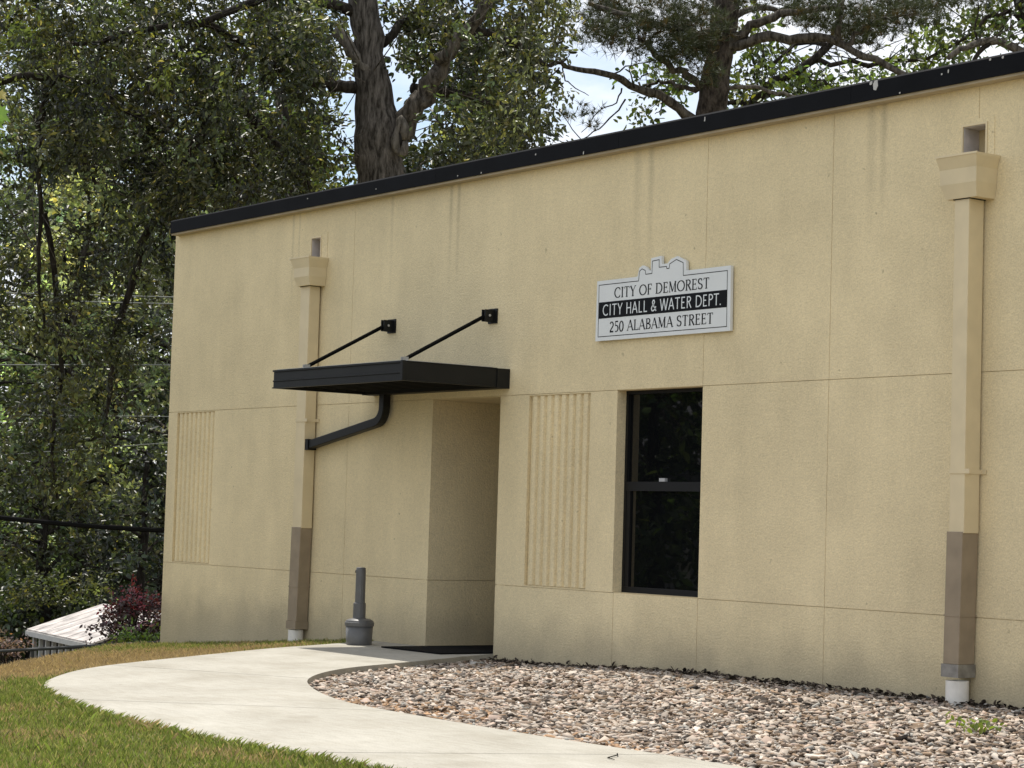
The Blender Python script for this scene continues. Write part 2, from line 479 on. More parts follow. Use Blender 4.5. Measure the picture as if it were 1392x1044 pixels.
gm = raw_mesh('ground', np.stack([GX, GY, GZ], -1).reshape(-1, 3), gf, 4, None, M['lawn'])
obj('ground', gm, None, kind='structure', smooth=True)

# street behind the camera
obj('street', MB().box(-60, 80, -30, -21, -.3, terr(0, -25) * 0 - .004 + .0 - .0), M['asphalt'], kind='structure')

# walkway: cast slabs with open joints
walk = bpy.data.objects.new('walkway', None); COL.objects.link(walk); tag(walk, kind='structure')


def rib_x(t):
    i = t * (NR - 1); k = int(min(i, NR - 2)); f = i - k
    return IN_C[k] * (1 - f) + IN_C[k + 1] * f, OUT_C[k] * (1 - f) + OUT_C[k + 1] * f


def t_of_x(x):
    # parameter where the strip's middle passes x
    ts = np.linspace(0, .6, 400); mid = [(rib_x(t)[0] + rib_x(t)[1])[0] / 2 for t in ts]
    return float(ts[int(np.argmin(np.abs(np.array(mid) - x)))])


cuts = [0, t_of_x(11.2), t_of_x(8.8), t_of_x(5.58), .70, 1.0]
for a, b in zip(cuts[:-1], cuts[1:]):
    g = .0005
    ts = np.linspace(a + (g if a > 0 else 0), b - (g if b < 1 else 0), 24)
    ins = [rib_x(t)[0] for t in ts]; outs = [rib_x(t)[1] for t in ts]
    n = len(ts); mb = MB()
    v = []
    for z in (0, -.25):
        v += [(p[0], p[1], z) for p in ins] + [(p[0], p[1], z) for p in outs]
    f = []
    for i in range(n - 1):
        f.append((i, n + i, n + i + 1, i + 1))                                    # top
        f.append((2 * n + i, i, i + 1, 2 * n + i + 1))                            # inner side
        f.append((n + i, 3 * n + i, 3 * n + i + 1, n + i + 1))                    # outer side
    f.append((0, 2 * n, 3 * n, n)); f.append((n - 1, 2 * n - 1, 4 * n - 1, 3 * n - 1))
    mb.add(v, f)
    obj('slab', mb, M['concrete'], walk)
obj('slab', MB().box(-.002, 1.202, .004, 1.62, -.25, .002), M['concrete'], walk)
# underlay so the joints read as shallow grooves
mb = MB()
v = [(p[0], p[1], -.014) for p in IN_C] + [(p[0], p[1], -.014) for p in OUT_C]
mb.add(v, [(i, NR + i, NR + i + 1, i + 1) for i in range(NR - 1)])
obj('walk_base', mb, M['soil'], walk)


# gravel bed
def bedz(x, y):
    return -.062 + .085 * sm(-3.2, -.3, y) * sm(1.6, 4.5, x)


bx = np.arange(.9, 13.6, .12); by = np.arange(-4.9, .13, .12)
BX, BY = np.meshgrid(bx, by, indexing='ij')
ins = np.zeros(BX.shape, bool)
for dx, dy in ((0, 0), (.25, 0), (-.25, 0), (0, .2), (0, -.2), (.18, .18), (-.18, -.18)):
    ins |= in_poly(BX + dx, BY + dy, BED_POLY)
mb = MB(); ids = {}
for i in range(len(bx) - 1):
    for j in range(len(by) - 1):
        if ins[i, j] and ins[i + 1, j] and ins[i + 1, j + 1] and ins[i, j + 1]:
            q = []
            for a, b in ((i, j), (i + 1, j), (i + 1, j + 1), (i, j + 1)):
                if (a, b) not in ids:
                    ids[a, b] = len(mb.v); mb.v.append((float(bx[a]), float(min(by[b], .008)), float(bedz(bx[a], by[b])) - .02))
                q.append(ids[a, b])
            mb.f.append(tuple(q))
obj('gravel_bed', mb, M['soil'], kind='structure')

N_CH = 48000
cx = RNG.uniform(1.15, 11.2, N_CH * 2); cy = RNG.uniform(-4.68, -.02, N_CH * 2)
ok = in_poly(cx, cy - .0, BED_POLY) & in_poly(cx - .03, cy + .03, BED_POLY)
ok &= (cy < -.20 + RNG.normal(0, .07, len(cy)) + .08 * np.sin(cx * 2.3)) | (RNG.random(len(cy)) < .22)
cx, cy = cx[ok][:N_CH], cy[ok][:N_CH]
n = len(cx)
ln = RNG.gamma(5, .0098, n).clip(.018, .13); wd = ln * RNG.uniform(.30, .68, n); th = RNG.uniform(.007, .021, n)
cz = bedz(cx, cy) + RNG.uniform(-.022, .016, n)
base = np.array([(-1, -1, -1), (1, -1, -1), (1, 1, -1), (-1, 1, -1), (-1, -1, 1), (1, -1, 1), (1, 1, 1), (-1, 1, 1)], float) * .5
base[4:, :2] *= .78
v = base[None] * (1 + RNG.normal(0, .17, (n, 8, 3)))
v = v * np.stack([ln, wd, th], 1)[:, None]
yaw = RNG.uniform(0, 2 * np.pi, n); ti = RNG.normal(0, .24, n); ro = RNG.normal(0, .32, n)
c, s = np.cos(ti)[:, None], np.sin(ti)[:, None]
v = np.stack([v[..., 0] * c + v[..., 2] * s, v[..., 1], -v[..., 0] * s + v[..., 2] * c], -1)
c, s = np.cos(ro)[:, None], np.sin(ro)[:, None]
v = np.stack([v[..., 0], v[..., 1] * c - v[..., 2] * s, v[..., 1] * s + v[..., 2] * c], -1)
c, s = np.cos(yaw)[:, None], np.sin(yaw)[:, None]
v = np.stack([v[..., 0] * c - v[..., 1] * s, v[..., 0] * s + v[..., 1] * c, v[..., 2]], -1)
v += np.stack([cx, cy, cz], 1)[:, None]
v[..., 1] = np.minimum(v[..., 1], -.004)
pal = np.array([(.50, .42, .34), (.60, .53, .45), (.38, .29, .22), (.46, .39, .32), (.20, .145, .10), (.085, .068, .054), (.33, .23, .15), (.36, .34, .30), (.53, .41, .33), (.15, .125, .105)])
pk = RNG.choice(len(pal), n, p=[.16, .14, .11, .12, .13, .12, .06, .05, .06, .05])
colc = pal[pk] * .82 * RNG.normal(1, .17, (n, 1)).clip(.5, 1.5)
RUS = (5.75, -4.05)
# a russet patch of fallen bits near the walk, as in the photograph
rus = (np.hypot((cx - RUS[0]) / .9, (cy - RUS[1]) / .55) < 1) | (np.hypot((cx - 8.1) / .7, (cy + 4.25) / .3) < 1)
colc = np.where((rus & (RNG.random(n) < .30))[:, None], np.array([.34, .215, .125]) * RNG.normal(1, .2, (n, 1)).clip(.5, 1.5), colc)
bf = np.array([0, 3, 2, 1, 4, 5, 6, 7, 0, 1, 5, 4, 1, 2, 6, 5, 2, 3, 7, 6, 3, 0, 4, 7])
cm = raw_mesh('stone_chips', v.reshape(-1, 3), (np.arange(n)[:, None] * 8 + bf[None]).ravel(), 4, np.repeat(colc, 8, 0), M['chip'])
o = obj('stone_chips', cm, None, kind='stuff')
tag(o, 'pale pink, tan and grey stone chips filling the bed beside the walkway', 'gravel')
# dried leaf litter gathered along the foot of the wall
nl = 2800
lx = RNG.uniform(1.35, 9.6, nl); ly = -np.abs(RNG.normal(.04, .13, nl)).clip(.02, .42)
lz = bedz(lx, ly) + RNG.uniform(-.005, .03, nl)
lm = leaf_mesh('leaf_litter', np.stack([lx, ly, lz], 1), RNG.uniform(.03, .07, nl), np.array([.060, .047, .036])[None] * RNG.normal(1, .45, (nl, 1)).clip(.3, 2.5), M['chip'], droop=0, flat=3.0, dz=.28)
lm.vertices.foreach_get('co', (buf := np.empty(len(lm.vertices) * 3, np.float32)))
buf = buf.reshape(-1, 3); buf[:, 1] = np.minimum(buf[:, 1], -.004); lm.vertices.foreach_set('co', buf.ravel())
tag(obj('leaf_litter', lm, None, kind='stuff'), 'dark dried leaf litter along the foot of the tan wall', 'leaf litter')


# grass
def grass(name, label, x0, x1, y0, y1, dens, hmin, hmax, fcol, keep):
    a = (x1 - x0) * (y1 - y0); n0 = int(a * dens)
    x = RNG.uniform(x0, x1, n0); y = RNG.uniform(y0, y1, n0)
    k = keep(x, y); x, y = x[k], y[k]; n = len(x)
    z = terr(x, y) - .015
    tuft = .5 + .5 * np.sin(x * 9.1 + 2.2 * np.sin(y * 6.3)) * np.sin(y * 10.7 + 1.7 * np.sin(x * 5.2))
    h = RNG.uniform(hmin, hmax, n) * RNG.normal(1, .2, n).clip(.5, 1.8) * (.72 + .6 * tuft)
    yaw = RNG.uniform(0, 2 * np.pi, n); w = RNG.uniform(.0016, .0036, n)
    lean = RNG.normal(0, .32, (n, 2)) * h[:, None]
    sx, sy = np.cos(yaw) * w, np.sin(yaw) * w
    p0 = np.stack([x - sx, y - sy, z], 1); p1 = np.stack([x + sx, y + sy, z], 1)
    m0 = np.stack([x - sx * .7 + lean[:, 0] * .35, y - sy * .7 + lean[:, 1] * .35, z + h * .6], 1)
    p2 = np.stack([x + lean[:, 0], y + lean[:, 1], z + h], 1)
    v = np.stack([p0, p1, p2, m0], 1).reshape(-1, 3)
    col = fcol(x, y, n)
    me = raw_mesh(name, v, np.arange(n * 4), 4, np.repeat(col, 4, 0), M['blade'])
    return tag(obj(name, me, None, kind='stuff'), label, 'grass')


def vis(x, y, marg=90):
    z = terr(x, y)
    d = np.stack([x - CAM[0], y - CAM[1], z - CAM[2]], 1)
    dep = d @ CF
    px = 696 + FPX * (d @ CR) / dep; py = 522 - FPX * (d @ CU) / dep
    return (px > -marg) & (px < 1392 + marg) & (py < 1044 + marg) & (dep > 1)


def dead(x, y):
    """dried-out strip beyond the walkway"""
    u = -x + .75 * np.maximum(0, -y)
    w = .5 + .5 * np.sin(x * 1.7 + 2 * np.sin(y * 1.3)) * np.sin(y * 2.1 + x * .6)
    return np.clip(sm(1.0, 2.2, u + .5 * w) * (1 - .85 * sm(-1.6, -.5, y)) * (1 - .6 * sm(-4.6, -6.4, y)) + .45 * sm(.62, .9, .5 + .5 * np.sin(x * 3.1 + 1.5 * np.sin(y * 2.3)) * np.sin(y * 3.7 + x)), 0, 1)


def gcol(x, y, n):
    d = dead(x, y); pick = RNG.random(n)
    g = np.array([.170, .215, .055])[None] * RNG.normal(1, .38, (n, 1)).clip(.4, 1.9)
    yl = np.array([.31, .31, .13])[None] * RNG.normal(1, .25, (n, 1)).clip(.5, 1.7)
    br = np.array([.40, .295, .19])[None] * RNG.normal(1, .28, (n, 1)).clip(.5, 1.7)
    c = np.where((pick < .22)[:, None], yl, g)
    c = np.where((RNG.random(n) < d * .90 + .09)[:, None], br, c)
    return c


WP = WALK_POLY
grass('lawn_grass', 'mown lawn grass with dried brown patches round the concrete walkway', -7.5, 11, -12.5, -.02, 6500, .020, .046, gcol,
      lambda x, y: vis(x, y) & ~in_poly(x, y, WP) & ~in_poly(x, y, BED_POLY) & ((y < -.02) | (x < -6)))
# taller fringe along the edge of the walk, creeping over the concrete
e = resample(chaikin(OUTER), 3000); tan_ = np.gradient(e, axis=0); nor = nrm(np.stack([-tan_[:, 1], tan_[:, 0]], 1))
nor *= -1 if in_poly(np.array([e[1500, 0] + nor[1500, 0] * .1]), np.array([e[1500, 1] + nor[1500, 1] * .1]), WP)[0] else 1
kk = RNG.integers(0, 3000, 9000); off = np.abs(RNG.normal(.0, .035, 9000)) + .004
fx, fy = e[kk, 0] + nor[kk, 0] * off, e[kk, 1] + nor[kk, 1] * off
n = len(fx); z = np.full(n, -.03); h = RNG.uniform(.04, .080, n) * (.35 + .65 * sm(2.6, 5.0, fx))
yaw = RNG.uniform(0, 2 * np.pi, n); w = RNG.uniform(.0018, .004, n); lean = RNG.normal(0, .5, (n, 2)) * h[:, None] - nor[kk] * (h * .25)[:, None]
sx, sy = np.cos(yaw) * w, np.sin(yaw) * w
v = np.stack([np.stack([fx - sx, fy - sy, z], 1), np.stack([fx + sx, fy + sy, z], 1), np.stack([fx + lean[:, 0], fy + lean[:, 1], z + h], 1),
              np.stack([fx - sx * .7 + lean[:, 0] * .35, fy - sy * .7 + lean[:, 1] * .35, z + h * .6], 1)], 1).reshape(-1, 3)
me = raw_mesh('edge_grass', v, np.arange(n * 4), 4, np.repeat(gcol(fx, fy, n), 4, 0), M['blade'])
tag(obj('edge_grass', me, None, kind='stuff'), 'fringe of longer grass leaning over the edge of the walkway', 'grass')

# ------------------------------------------------------------------ the building
B = thing('building', 'tan stucco city hall building with black roof edge and flat roof', 'building', (2, 0, 0))
ZB, Z1, Z2, Z3 = -1.2, .686, 2.562, 4.80
XL, XR, YB = -5.935, 14.0, 9.5
G = .0026


def panel(x0, x1, z0, z1, holes=(), th=.16):
    """one precast panel: face towards -Y, hollow where the holes are"""
    x0 += G; x1 -= G; z0 += G; z1 -= G
    hs = [(max(a, x0), min(b, x1), max(c, z0), min(d, z1)) for a, b, c, d in holes]
    hs = [h for h in hs if h[0] < h[1] and h[2] < h[3]]
    X = sorted({x0, x1, *[h[0] for h in hs], *[h[1] for h in hs]}); Z = sorted({z0, z1, *[h[2] for h in hs], *[h[3] for h in hs]})
    solid = lambda i, j: 0 <= i < len(X) - 1 and 0 <= j < len(Z) - 1 and not any(h[0] <= (X[i] + X[i + 1]) / 2 <= h[1] and h[2] <= (Z[j] + Z[j + 1]) / 2 <= h[3] for h in hs)
    mb = MB(); ids = {}
    def V(i, j, k):
        if (i, j, k) not in ids: ids[i, j, k] = len(mb.v); mb.v.append((X[i], k * th, Z[j]))
        return ids[i, j, k]
    for i in range(len(X) - 1):
        for j in range(len(Z) - 1):
            if not solid(i, j): continue
            mb.f.append((V(i, j, 0), V(i + 1, j, 0), V(i + 1, j + 1, 0), V(i, j + 1, 0)))
            mb.f.append((V(i, j, 1), V(i, j + 1, 1), V(i + 1, j + 1, 1), V(i + 1, j, 1)))
            if not solid(i - 1, j): mb.f.append((V(i, j, 0), V(i, j + 1, 0), V(i, j + 1, 1), V(i, j, 1)))
            if not solid(i + 1, j): mb.f.append((V(i + 1, j, 0), V(i + 1, j, 1), V(i + 1, j + 1, 1), V(i + 1, j + 1, 0)))
            if not solid(i, j - 1): mb.f.append((V(i, j, 0), V(i, j, 1), V(i + 1, j, 1), V(i + 1, j, 0)))
            if not solid(i, j + 1): mb.f.append((V(i, j + 1, 0), V(i + 1, j + 1, 0), V(i + 1, j + 1, 1), V(i, j + 1, 1)))
    return mb


RIBS = [(-5.70, -4.735), (1.685, 2.655)]
SCUP = [(-2.568, -2.367, 4.05, 4.468), (7.283, 7.515, 4.05, 4.485)]
rows = [(ZB, Z1, [XL, -1.655, 0, None, 1.2, 3.075, 4.26, 5.845, 7.44, 10.6, XR]),
        (Z1, Z2, [XL, -1.655, 0, None, 1.2, 3.062, None, 4.26, 5.845, 7.44, 10.6, XR]),
        (Z2, Z3, [XL, -1.655, 4.26, 5.845, 7.44, 10.6, XR])]
for ri, (z0, z1, br) in enumerate(rows):
    for a, b in zip(br[:-1], br[1:]):
        if a is None or b is None: continue
        holes = [(r0, r1, z0 + .012, z1 - .012) for r0, r1 in RIBS] if ri == 1 else (SCUP if ri == 2 else [])
        obj('wall_panel', panel(a, b, z0, z1, holes, 1.62 if b == 0 or (a == 1.2 and ri < 2) else .16), M['stucco'], B)
# backing behind the joints, round the openings
bk = MB()
for a, b, z0, z1, y0 in [(XL + .05, -.02, ZB, Z3 - .02, .17), (1.22, 3.04, ZB, Z3 - .02, .17), (4.28, XR - .02, ZB, Z3 - .02, .17), (-.02, 1.22, Z2 + .05, Z3 - .02, .17), (3.04, 4.28, ZB, Z1 - .02, .17), (3.04, 4.28, Z2 + .02, Z3 - .02, .17)]:
    bk.box(a, b, y0, y0 + .1, z0, z1)
obj('inner_wall', bk, M['reveal'], B)
# joint filler a little behind the faces
jf = MB()
for z0, z1, br in rows:
    for b in br:
        if b is None or b in (XL, XR): continue
        if b in (0, 1.2, 3.062) or (b == 4.26 and z0 == Z1): continue
        if b == 7.44 and z0 == Z2: jf.box(b - .02, b + .02, .006, .15, z0 + .03, 4.03).box(b - .02, b + .02, .006, .15, 4.505, z1 - .03)
        else: jf.box(b - .02, b + .02, .006, .15, z0 + .03, z1 - .03)
for za in (Z1, Z2):
    for a, b in [(XL + .02, -.02), (1.22, 3.04), (4.28, XR)]:
        jf.box(a, b, .0095, .15, za - .02, za + .02)
obj('joint_filler', jf, M['reveal'], B)

# ribbed panels, each with eight upright ribs
rib_me = MB()
pro = [(-.046, .036), (-.030, .008), (0, .0005), (.030, .008), (.046, .036)]
rib_me.loft([[(x, y, z) for x, y in pro] for z in (Z1 + .022, Z2 - .020)])
rib_mesh = rib_me.mesh('rib'); rib_mesh.materials.append(M['stucco'])
for r0, r1 in RIBS:
    rp = obj('ribbed_panel', MB().box(r0 + .004, r1 - .004, .034, .155, Z1 + .014, Z2 - .014), M['stucco'], B)
    rp_off = Vector((0, 0, 0))
    w = (r1 - r0 - .05) / 8
    for i in range(8):
        o = bpy.data.objects.new('rib', rib_mesh); COL.objects.link(o)
        o.parent = rp; o.location = (r0 + .025 + w * (i + .5), 0, 0)
# doorway recess
dw = MB()
obj('doorway_jamb', MB().box(-.16, -.03, .005, 1.61, -.05, Z2 + .1), M['stucco'], B)
obj('doorway_jamb', MB().box(1.23, 1.36, .005, 1.61, -.05, Z2 + .1), M['stucco'], B)
obj('doorway_ceiling', MB().box(-.0, 1.2, .005, 1.62, Z2 - .008, Z2 + .12), M['reveal'], B)
dr = obj('door', MB().box(.02, 1.18, 1.55, 1.60, .02, Z2 - .02), M['frame'], B)
obj('glass_panel', MB().box(.14, 1.06, 1.535, 1.548, .28, Z2 - .16), M['glass'], dr)
obj('handle', MB().tube([(.2, 1.5, .95), (.2, 1.5, 1.35)], .014, 8), M['zinc'], dr)

# window
WX0, WX1, WZ0, WZ1 = 3.062, 4.26, Z1, Z2
wf = MB(); Yw = .105
wf.box(WX0, WX0 + .035, Yw, Yw + .06, WZ0, WZ1); wf.box(WX1 - .035, WX1, Yw, Yw + .06, WZ0, WZ1)
wf.box(WX0 + .035, WX1 - .035, Yw, Yw + .06, WZ0, WZ0 + .06); wf.box(WX0 + .035, WX1 - .035, Yw, Yw + .06, WZ1 - .035, WZ1)
wf.box(WX0 + .035, WX1 - .035, Yw - .008, Yw + .06, 1.63, 1.715)
win = obj('window', wf, M['frame'], B)
obj('pane', MB().box(WX0 + .03, WX1 - .03, Yw + .03, Yw + .036, 1.70, WZ1 - .03), M['glass'], win)
obj('pane', MB().box(WX0 + .03, WX1 - .03, Yw + .022, Yw + .028, WZ0 + .05, 1.635), M['glass'], win)
obj('sash_stile', MB().box(WX0 + .0352, WX0 + .09, Yw + .004, Yw + .05, WZ0 + .0605, 1.6295), M['frame'], win)
obj('sash_latch', MB().box(3.57, 3.65, Yw - .004, Yw + .029, 1.717, 1.748), M['paper'], win, label='small white latch plate on the middle rail')
obj('sill', MB().box(WX0 + .002, WX1 - .002, .006, Yw, Z1 - .01, Z1 + .006), M['reveal'], win)
obj('window_head', MB().box(WX0 + .002, WX1 - .002, .006, Yw, Z2 - .004, Z2 + .02), M['reveal'], win)

# roof edge: black cap with a narrow soffit below, in lengths
xsp = [XL + .085, -2.93, .1, 3.13, 6.16, 9.2, 12.2, XR + .03]
for a, b in zip(xsp[:-1], xsp[1:]):
    mb = MB(); prof = [(-.125, 4.808), (-.125, 4.955), (-.112, 4.972), (.12, 4.985), (.12, 4.81), (-.11, 4.81)]
    mb.loft([[(x, y, z) for y, z in prof] for x in (a + .0015, b - .0015)])
    obj('cap_flashing', mb, M['cap'], B)
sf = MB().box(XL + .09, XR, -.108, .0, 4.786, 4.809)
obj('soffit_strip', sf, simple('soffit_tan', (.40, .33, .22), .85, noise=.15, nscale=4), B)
fl = [(1190, 116, .055, .085), (1184, 108, .03, .03), (1280, 101, .016, .016), (1289, 97, .012, .03), (1346, 80, .018, .018), (1363, 78, .020, .020), (1223, 129, .014, .014), (1292, 108, .01, .01), (1040, 157, .012, .012), (1148, 128, .012, .012), (1066, 146, .010, .010),
      (958, 162, .012, .042), (793, 208, .013, .032), (728, 210, .016, .016), (784, 206, .01, .01), (925, 178, .01, .010), (934, 170, .01, .01), (894, 188, .01, .01), (828, 190, .01, .01), (654, 235, .016, .018), (622, 239, .014, .014), (641, 231, .010, .010), (511, 257, .016, .012), (504, 262, .01, .01), (418, 270, .014, .014), (336, 285, .012, .012), (560, 243, .01, .01), (700, 224, .010, .01), (858, 190, .010, .010)]
for px, py, fw_, fh in fl:
    if fh <= .0125 and fw_ <= .0125: continue
    d = CF + CR * ((px - 696) / FPX) - CU * ((py - 522) / FPX)
    p = CAM + d * ((-.127 - CAM[1]) / d[1])
    z = min(max(p[2], 4.82), 4.945)
    k = [(-.5 + RNG.uniform(-.2, .2), -.4), (.1, -.5), (.5, -.1), (.35, .5), (-.2, .45), (-.5, .15)]
    obj('paint_flake', MB().prism_y([(p[0] + a * fw_, z + b * fh) for a, b in k], -.129, -.1255), M['flake'], B)
# roof, end and back walls
obj('roof', MB().box(XL + .02, XR, .13, YB, 4.70, 4.80), M['roof'], B)
obj('end_wall', MB().box(XL, XL + .2, .162, YB, ZB - 2, 4.79), M['stucco'], B)
obj('end_wall', MB().box(XR - .2, XR, .165, YB, ZB, 4.79), M['stucco'], B)
obj('rear_wall', MB().box(XL + .201, XR - .201, YB - .2, YB, ZB - 2, 4.79), M['stucco'], B)
obj('footing', MB().box(XL + .01, -1.66, .01, .15, -2.5, ZB - .01), M['stucco'], B)

# ------------------------------------------------------------------ downspouts with conductor heads
def downspout(name, label, X0, X1, yf, z_top, head, scup, brown, collar, foot, clamps, patch):
    t = thing(name, label, 'downspout', ((X0 + X1) / 2, 0, foot[3]), 'downspouts on the front wall')
    h = obj('conductor_head', MB().rect_loft(head), M['tanmetal'], t)
    # raised lip along the head's top
    a = head[-1]
    obj('head_lip', MB().box(a[0] - .004, a[1] + .004, a[2] - .004, a[2] + .008, a[4] - .012, a[4] + .004), M['tanmetal'], h)
    obj('pipe', MB().rect_loft([(X0, X1, -yf, -.02, brown[2] - .01), (X0, X1, -yf, -.02, z_top)]), M['tanmetal'], t, bevel=.004)
    obj('neck', MB().box(X0 - .01, X1 + .012, -yf - .008, -.012, z_top - .004, z_top + .016), M['black'], t)
    br = obj('lower_pipe', MB().rect_loft([(brown[0][0], brown[0][1], -yf - .004, -.015, brown[3]), (brown[1][0], brown[1][1], -yf - .004, -.015, brown[2])]), M['brown'], t, bevel=.004, label='brown painted lower length')
    zs = brown[3] + (brown[2] - brown[3]) * .36
    f = .36; bx0 = brown[0][0] * (1 - f) + brown[1][0] * f; bx1 = brown[0][1] * (1 - f) + brown[1][1] * f
    obj('seam', MB().box(bx0 - .004, bx1 + .004, -yf - .008, -.012, zs, zs + .012), M['brown'], br)
    obj('collar', MB().box(collar[0], collar[1], -yf - .014, -.01, collar[2], collar[3]), M[collar[4]], t)
    obj('drain_pipe', MB().lathe(foot[0], -foot[2] - .02, [(foot[2] - .008, foot[3]), (foot[2], foot[3]), (foot[2], foot[4]), (foot[2] - .008, foot[4]), (foot[2] - .010, foot[4] - .05)], 28), M['pvc'], t, label='white plastic drain stub at the foot')
    for zc in clamps:
        obj('clamp', MB().box(X0 - .006, X1 + .05, -yf - .006, -yf + .002, zc - .018, zc + .018).box(X1 + .001, X1 + .006, -yf + .003, -.006, zc - .018, zc + .018).box(X1 + .0065, X1 + .055, -.012, -.004, zc - .018, zc + .018), M['tanmetal'], t)
    s0, s1, sz0, sz1 = scup
    sc = MB(); w = .016
    sc.box(s0 - w, s0, -.012, .16, sz0, sz1 + w); sc.box(s1, s1 + w, -.012, .16, sz0, sz1 + w); sc.box(s0, s1, -.012, .16, sz1, sz1 + w)
    so = obj('scupper', sc, M['tanmetal'], t)
    inn = MB(); inn.box(s0 + .0015, s0 + .006, .0, .40, sz0, sz1 - .0015); inn.box(s1 - .006, s1 - .0015, .0, .4, sz0, sz1 - .0015); inn.box(s0 + .007, s1 - .007, 0, .4, sz1 - .006, sz1 - .0015); inn.box(s0 + .007, s1 - .007, .395, .402, sz0, sz1 - .007)
    inn.box(s0 + .007, s1 - .007, 0, .39, sz0 - .005, sz0)
    obj('liner', inn, M['liner'], so)
    pa, pb, pz = patch
    pm = MB(); pm.box(pa, s0 - w - .001, -.004, .004, sz0, pz); pm.box(s1 + w + .001, pb, -.0045, .004, sz0, pz); pm.box(s0 - w, s1 + w, -.004, .004, sz1 + w + .001, pz)
    obj('patch_frame', pm, M['stucco'], so)
    return t


downspout('downspout', 'tan downspout at the right, over the stone chips, with white drain stub', 7.372, 7.52, .186, 3.885,
          [(7.302, 7.61, -.207, -.003, 3.888), (7.262, 7.630, -.234, -.003, 4.00), (7.262, 7.634, -.238, -.003, 4.115), (7.250, 7.662, -.27, -.003, 4.20), (7.247, 7.664, -.273, -.003, 4.218)],
          (7.283, 7.515, 4.2, 4.485), ((7.335, 7.492), (7.35, 7.512), 1.335, .33), (7.325, 7.500, .232, .33, 'galv'), (7.408, 0, .088, -.1, .205), [1.795], (7.235, 7.60, 4.535))
downspout('downspout', 'tan downspout at the left, behind the black canopy, brown lower length leaning', -2.518, -2.322, .158, 3.90,
          [(-2.524, -2.248, -.202, -.003, 3.902), (-2.560, -2.228, -.23, -.003, 4.00), (-2.565, -2.224, -.233, -.003, 4.10), (-2.607, -2.192, -.258, -.003, 4.20), (-2.611, -2.189, -.26, -.003, 4.218)],
          (-2.568, -2.367, 4.2, 4.468), ((-2.553, -2.356), (-2.53, -2.328), 1.185, .135), (-2.562, -2.350, .045, .135, 'brown'), (-2.452, 0, .085, -.3, .035), [2.385], (-2.6, -2.226, 4.52))

# ------------------------------------------------------------------ canopy
C_ = thing('entrance_canopy', 'flat black metal canopy hung on two rods over the doorway', 'canopy', (.1, 0, 2.63))
cx0, cx1, cy0, cz0, cz1 = -1.145, 1.345, -1.27, 2.635, 2.828
fr = MB()
def chan(L):
    """side channel section, outward = first coordinate negative"""
    return L
prof = [(0, cz0), (0, cz0 + .012), (.014, cz0 + .014), (.014, cz0 + .070), (.004, cz0 + .074), (.004, cz0 + .084), (.016, cz0 + .088), (.016, cz1 - .02), (0, cz1 - .018), (0, cz1), (.05, cz1), (.05, cz0)]
obj('front_fascia', MB().loft([[(x, cy0 + a, z) for a, z in prof] for x in (cx1 - .0, cx0)]), M['canopy'], C_)
prof2 = [(0, cz0), (0, cz0 + .010), (.006, cz0 + .012), (.006, cz1 - .012), (0, cz1 - .010), (0, cz1), (.05, cz1), (.05, cz0)]
obj('side_fascia', MB().loft([[(cx1 - a, y, z) for a, z in prof2] for y in (-.155, cy0 + .051)]), M['canopy'], C_)
obj('side_fascia', MB().loft([[(cx0 + a, y, z) for a, z in prof2] for y in (cy0 + .051, -.155)]), M['canopy'], C_)
obj('wall_channel', MB().box(cx0 - .004, cx1 + .006, -.154, -.003, cz0 - .006, cz1 - .004), M['canopy'], C_)
obj('corner_trim', MB().box(cx1 - .002, cx1 + .004, cy0 - .003, cy0 + .03, cz0 + .002, cz1 + .002).box(cx1 - .035, cx1 - .003, cy0 - .004, cy0 + .002, cz0 + .002, cz1 + .002), M['canopy'], C_)
dk = obj('deck', MB().box(cx0 + .051, cx1 - .051, cy0 + .051, -.155, cz0 + .05, cz0 + .075), M['canopy_deck'], C_)
for i in range(8):
    y = cy0 + .13 + i * .125
    obj('deck_rib', MB().box(cx0 + .055, cx1 - .055, y, y + .03, cz0 + .025, cz0 + .0495), M['canopy_deck'], dk)
obj('top_edge', MB().box(cx0 + .052, cx1 - .052, cy0 + .02, cy0 + .05, cz1 + .001, cz1 + .006).box(cx1 - .045, cx1 - .01, cy0 + .06, -.2, cz1 + .001, cz1 + .007), M['zinc'], C_)
for xr, yr in ((1.036, -1.05), (-.83, -1.05)):
    rd = obj('rod', MB().tube([(xr, yr, 2.865), (xr, -.085, 3.375)], .020, 10), M['rodpaint'], C_, smooth=False)
    bm_ = MB(); bm_.box(xr - .078, xr + .078, -.012, -.002, 3.295, 3.445); bm_.box(xr - .032, xr - .020, -.125, -.0125, 3.31, 3.43); bm_.box(xr + .020, xr + .032, -.125, -.0125, 3.31, 3.43)
    obj('wall_bracket', bm_, M['canopy'], rd)
    obj('bolt', MB().tube([(xr + .0325, -.07, 3.372), (xr + .040, -.07, 3.372)], .013, 8), M['zinc'], rd)
    obj('clevis', MB().box(xr - .03, xr + .03, yr - .05, yr + .05, cz1 + .001, cz1 + .018).box(xr - .026, xr - .023, yr - .03, yr + .03, cz1 + .018, 2.89).box(xr + .023, xr + .026, yr - .03, yr + .03, cz1 + .018, 2.89), M['zinc'], rd)
pp = [(-.79, -.09, 2.70), (-.79, -.09, 2.50)]
for a in np.linspace(0, 1, 7)[1:]:
    th_ = a * math.radians(80.5)
    pp.append((-.79 - .17 * (1 - math.cos(th_)), -.09, 2.50 - .17 * math.sin(th_)))
pp += [(-2.26, -.09, 2.113)]
obj('outlet_pipe', MB().tube(pp, .066, 4), M['canopy'], C_, bevel=.008)
obj('pipe_end', MB().box(-2.335, -2.262, -.148, -.034, 2.05, 2.172), M['canopy'], C_)

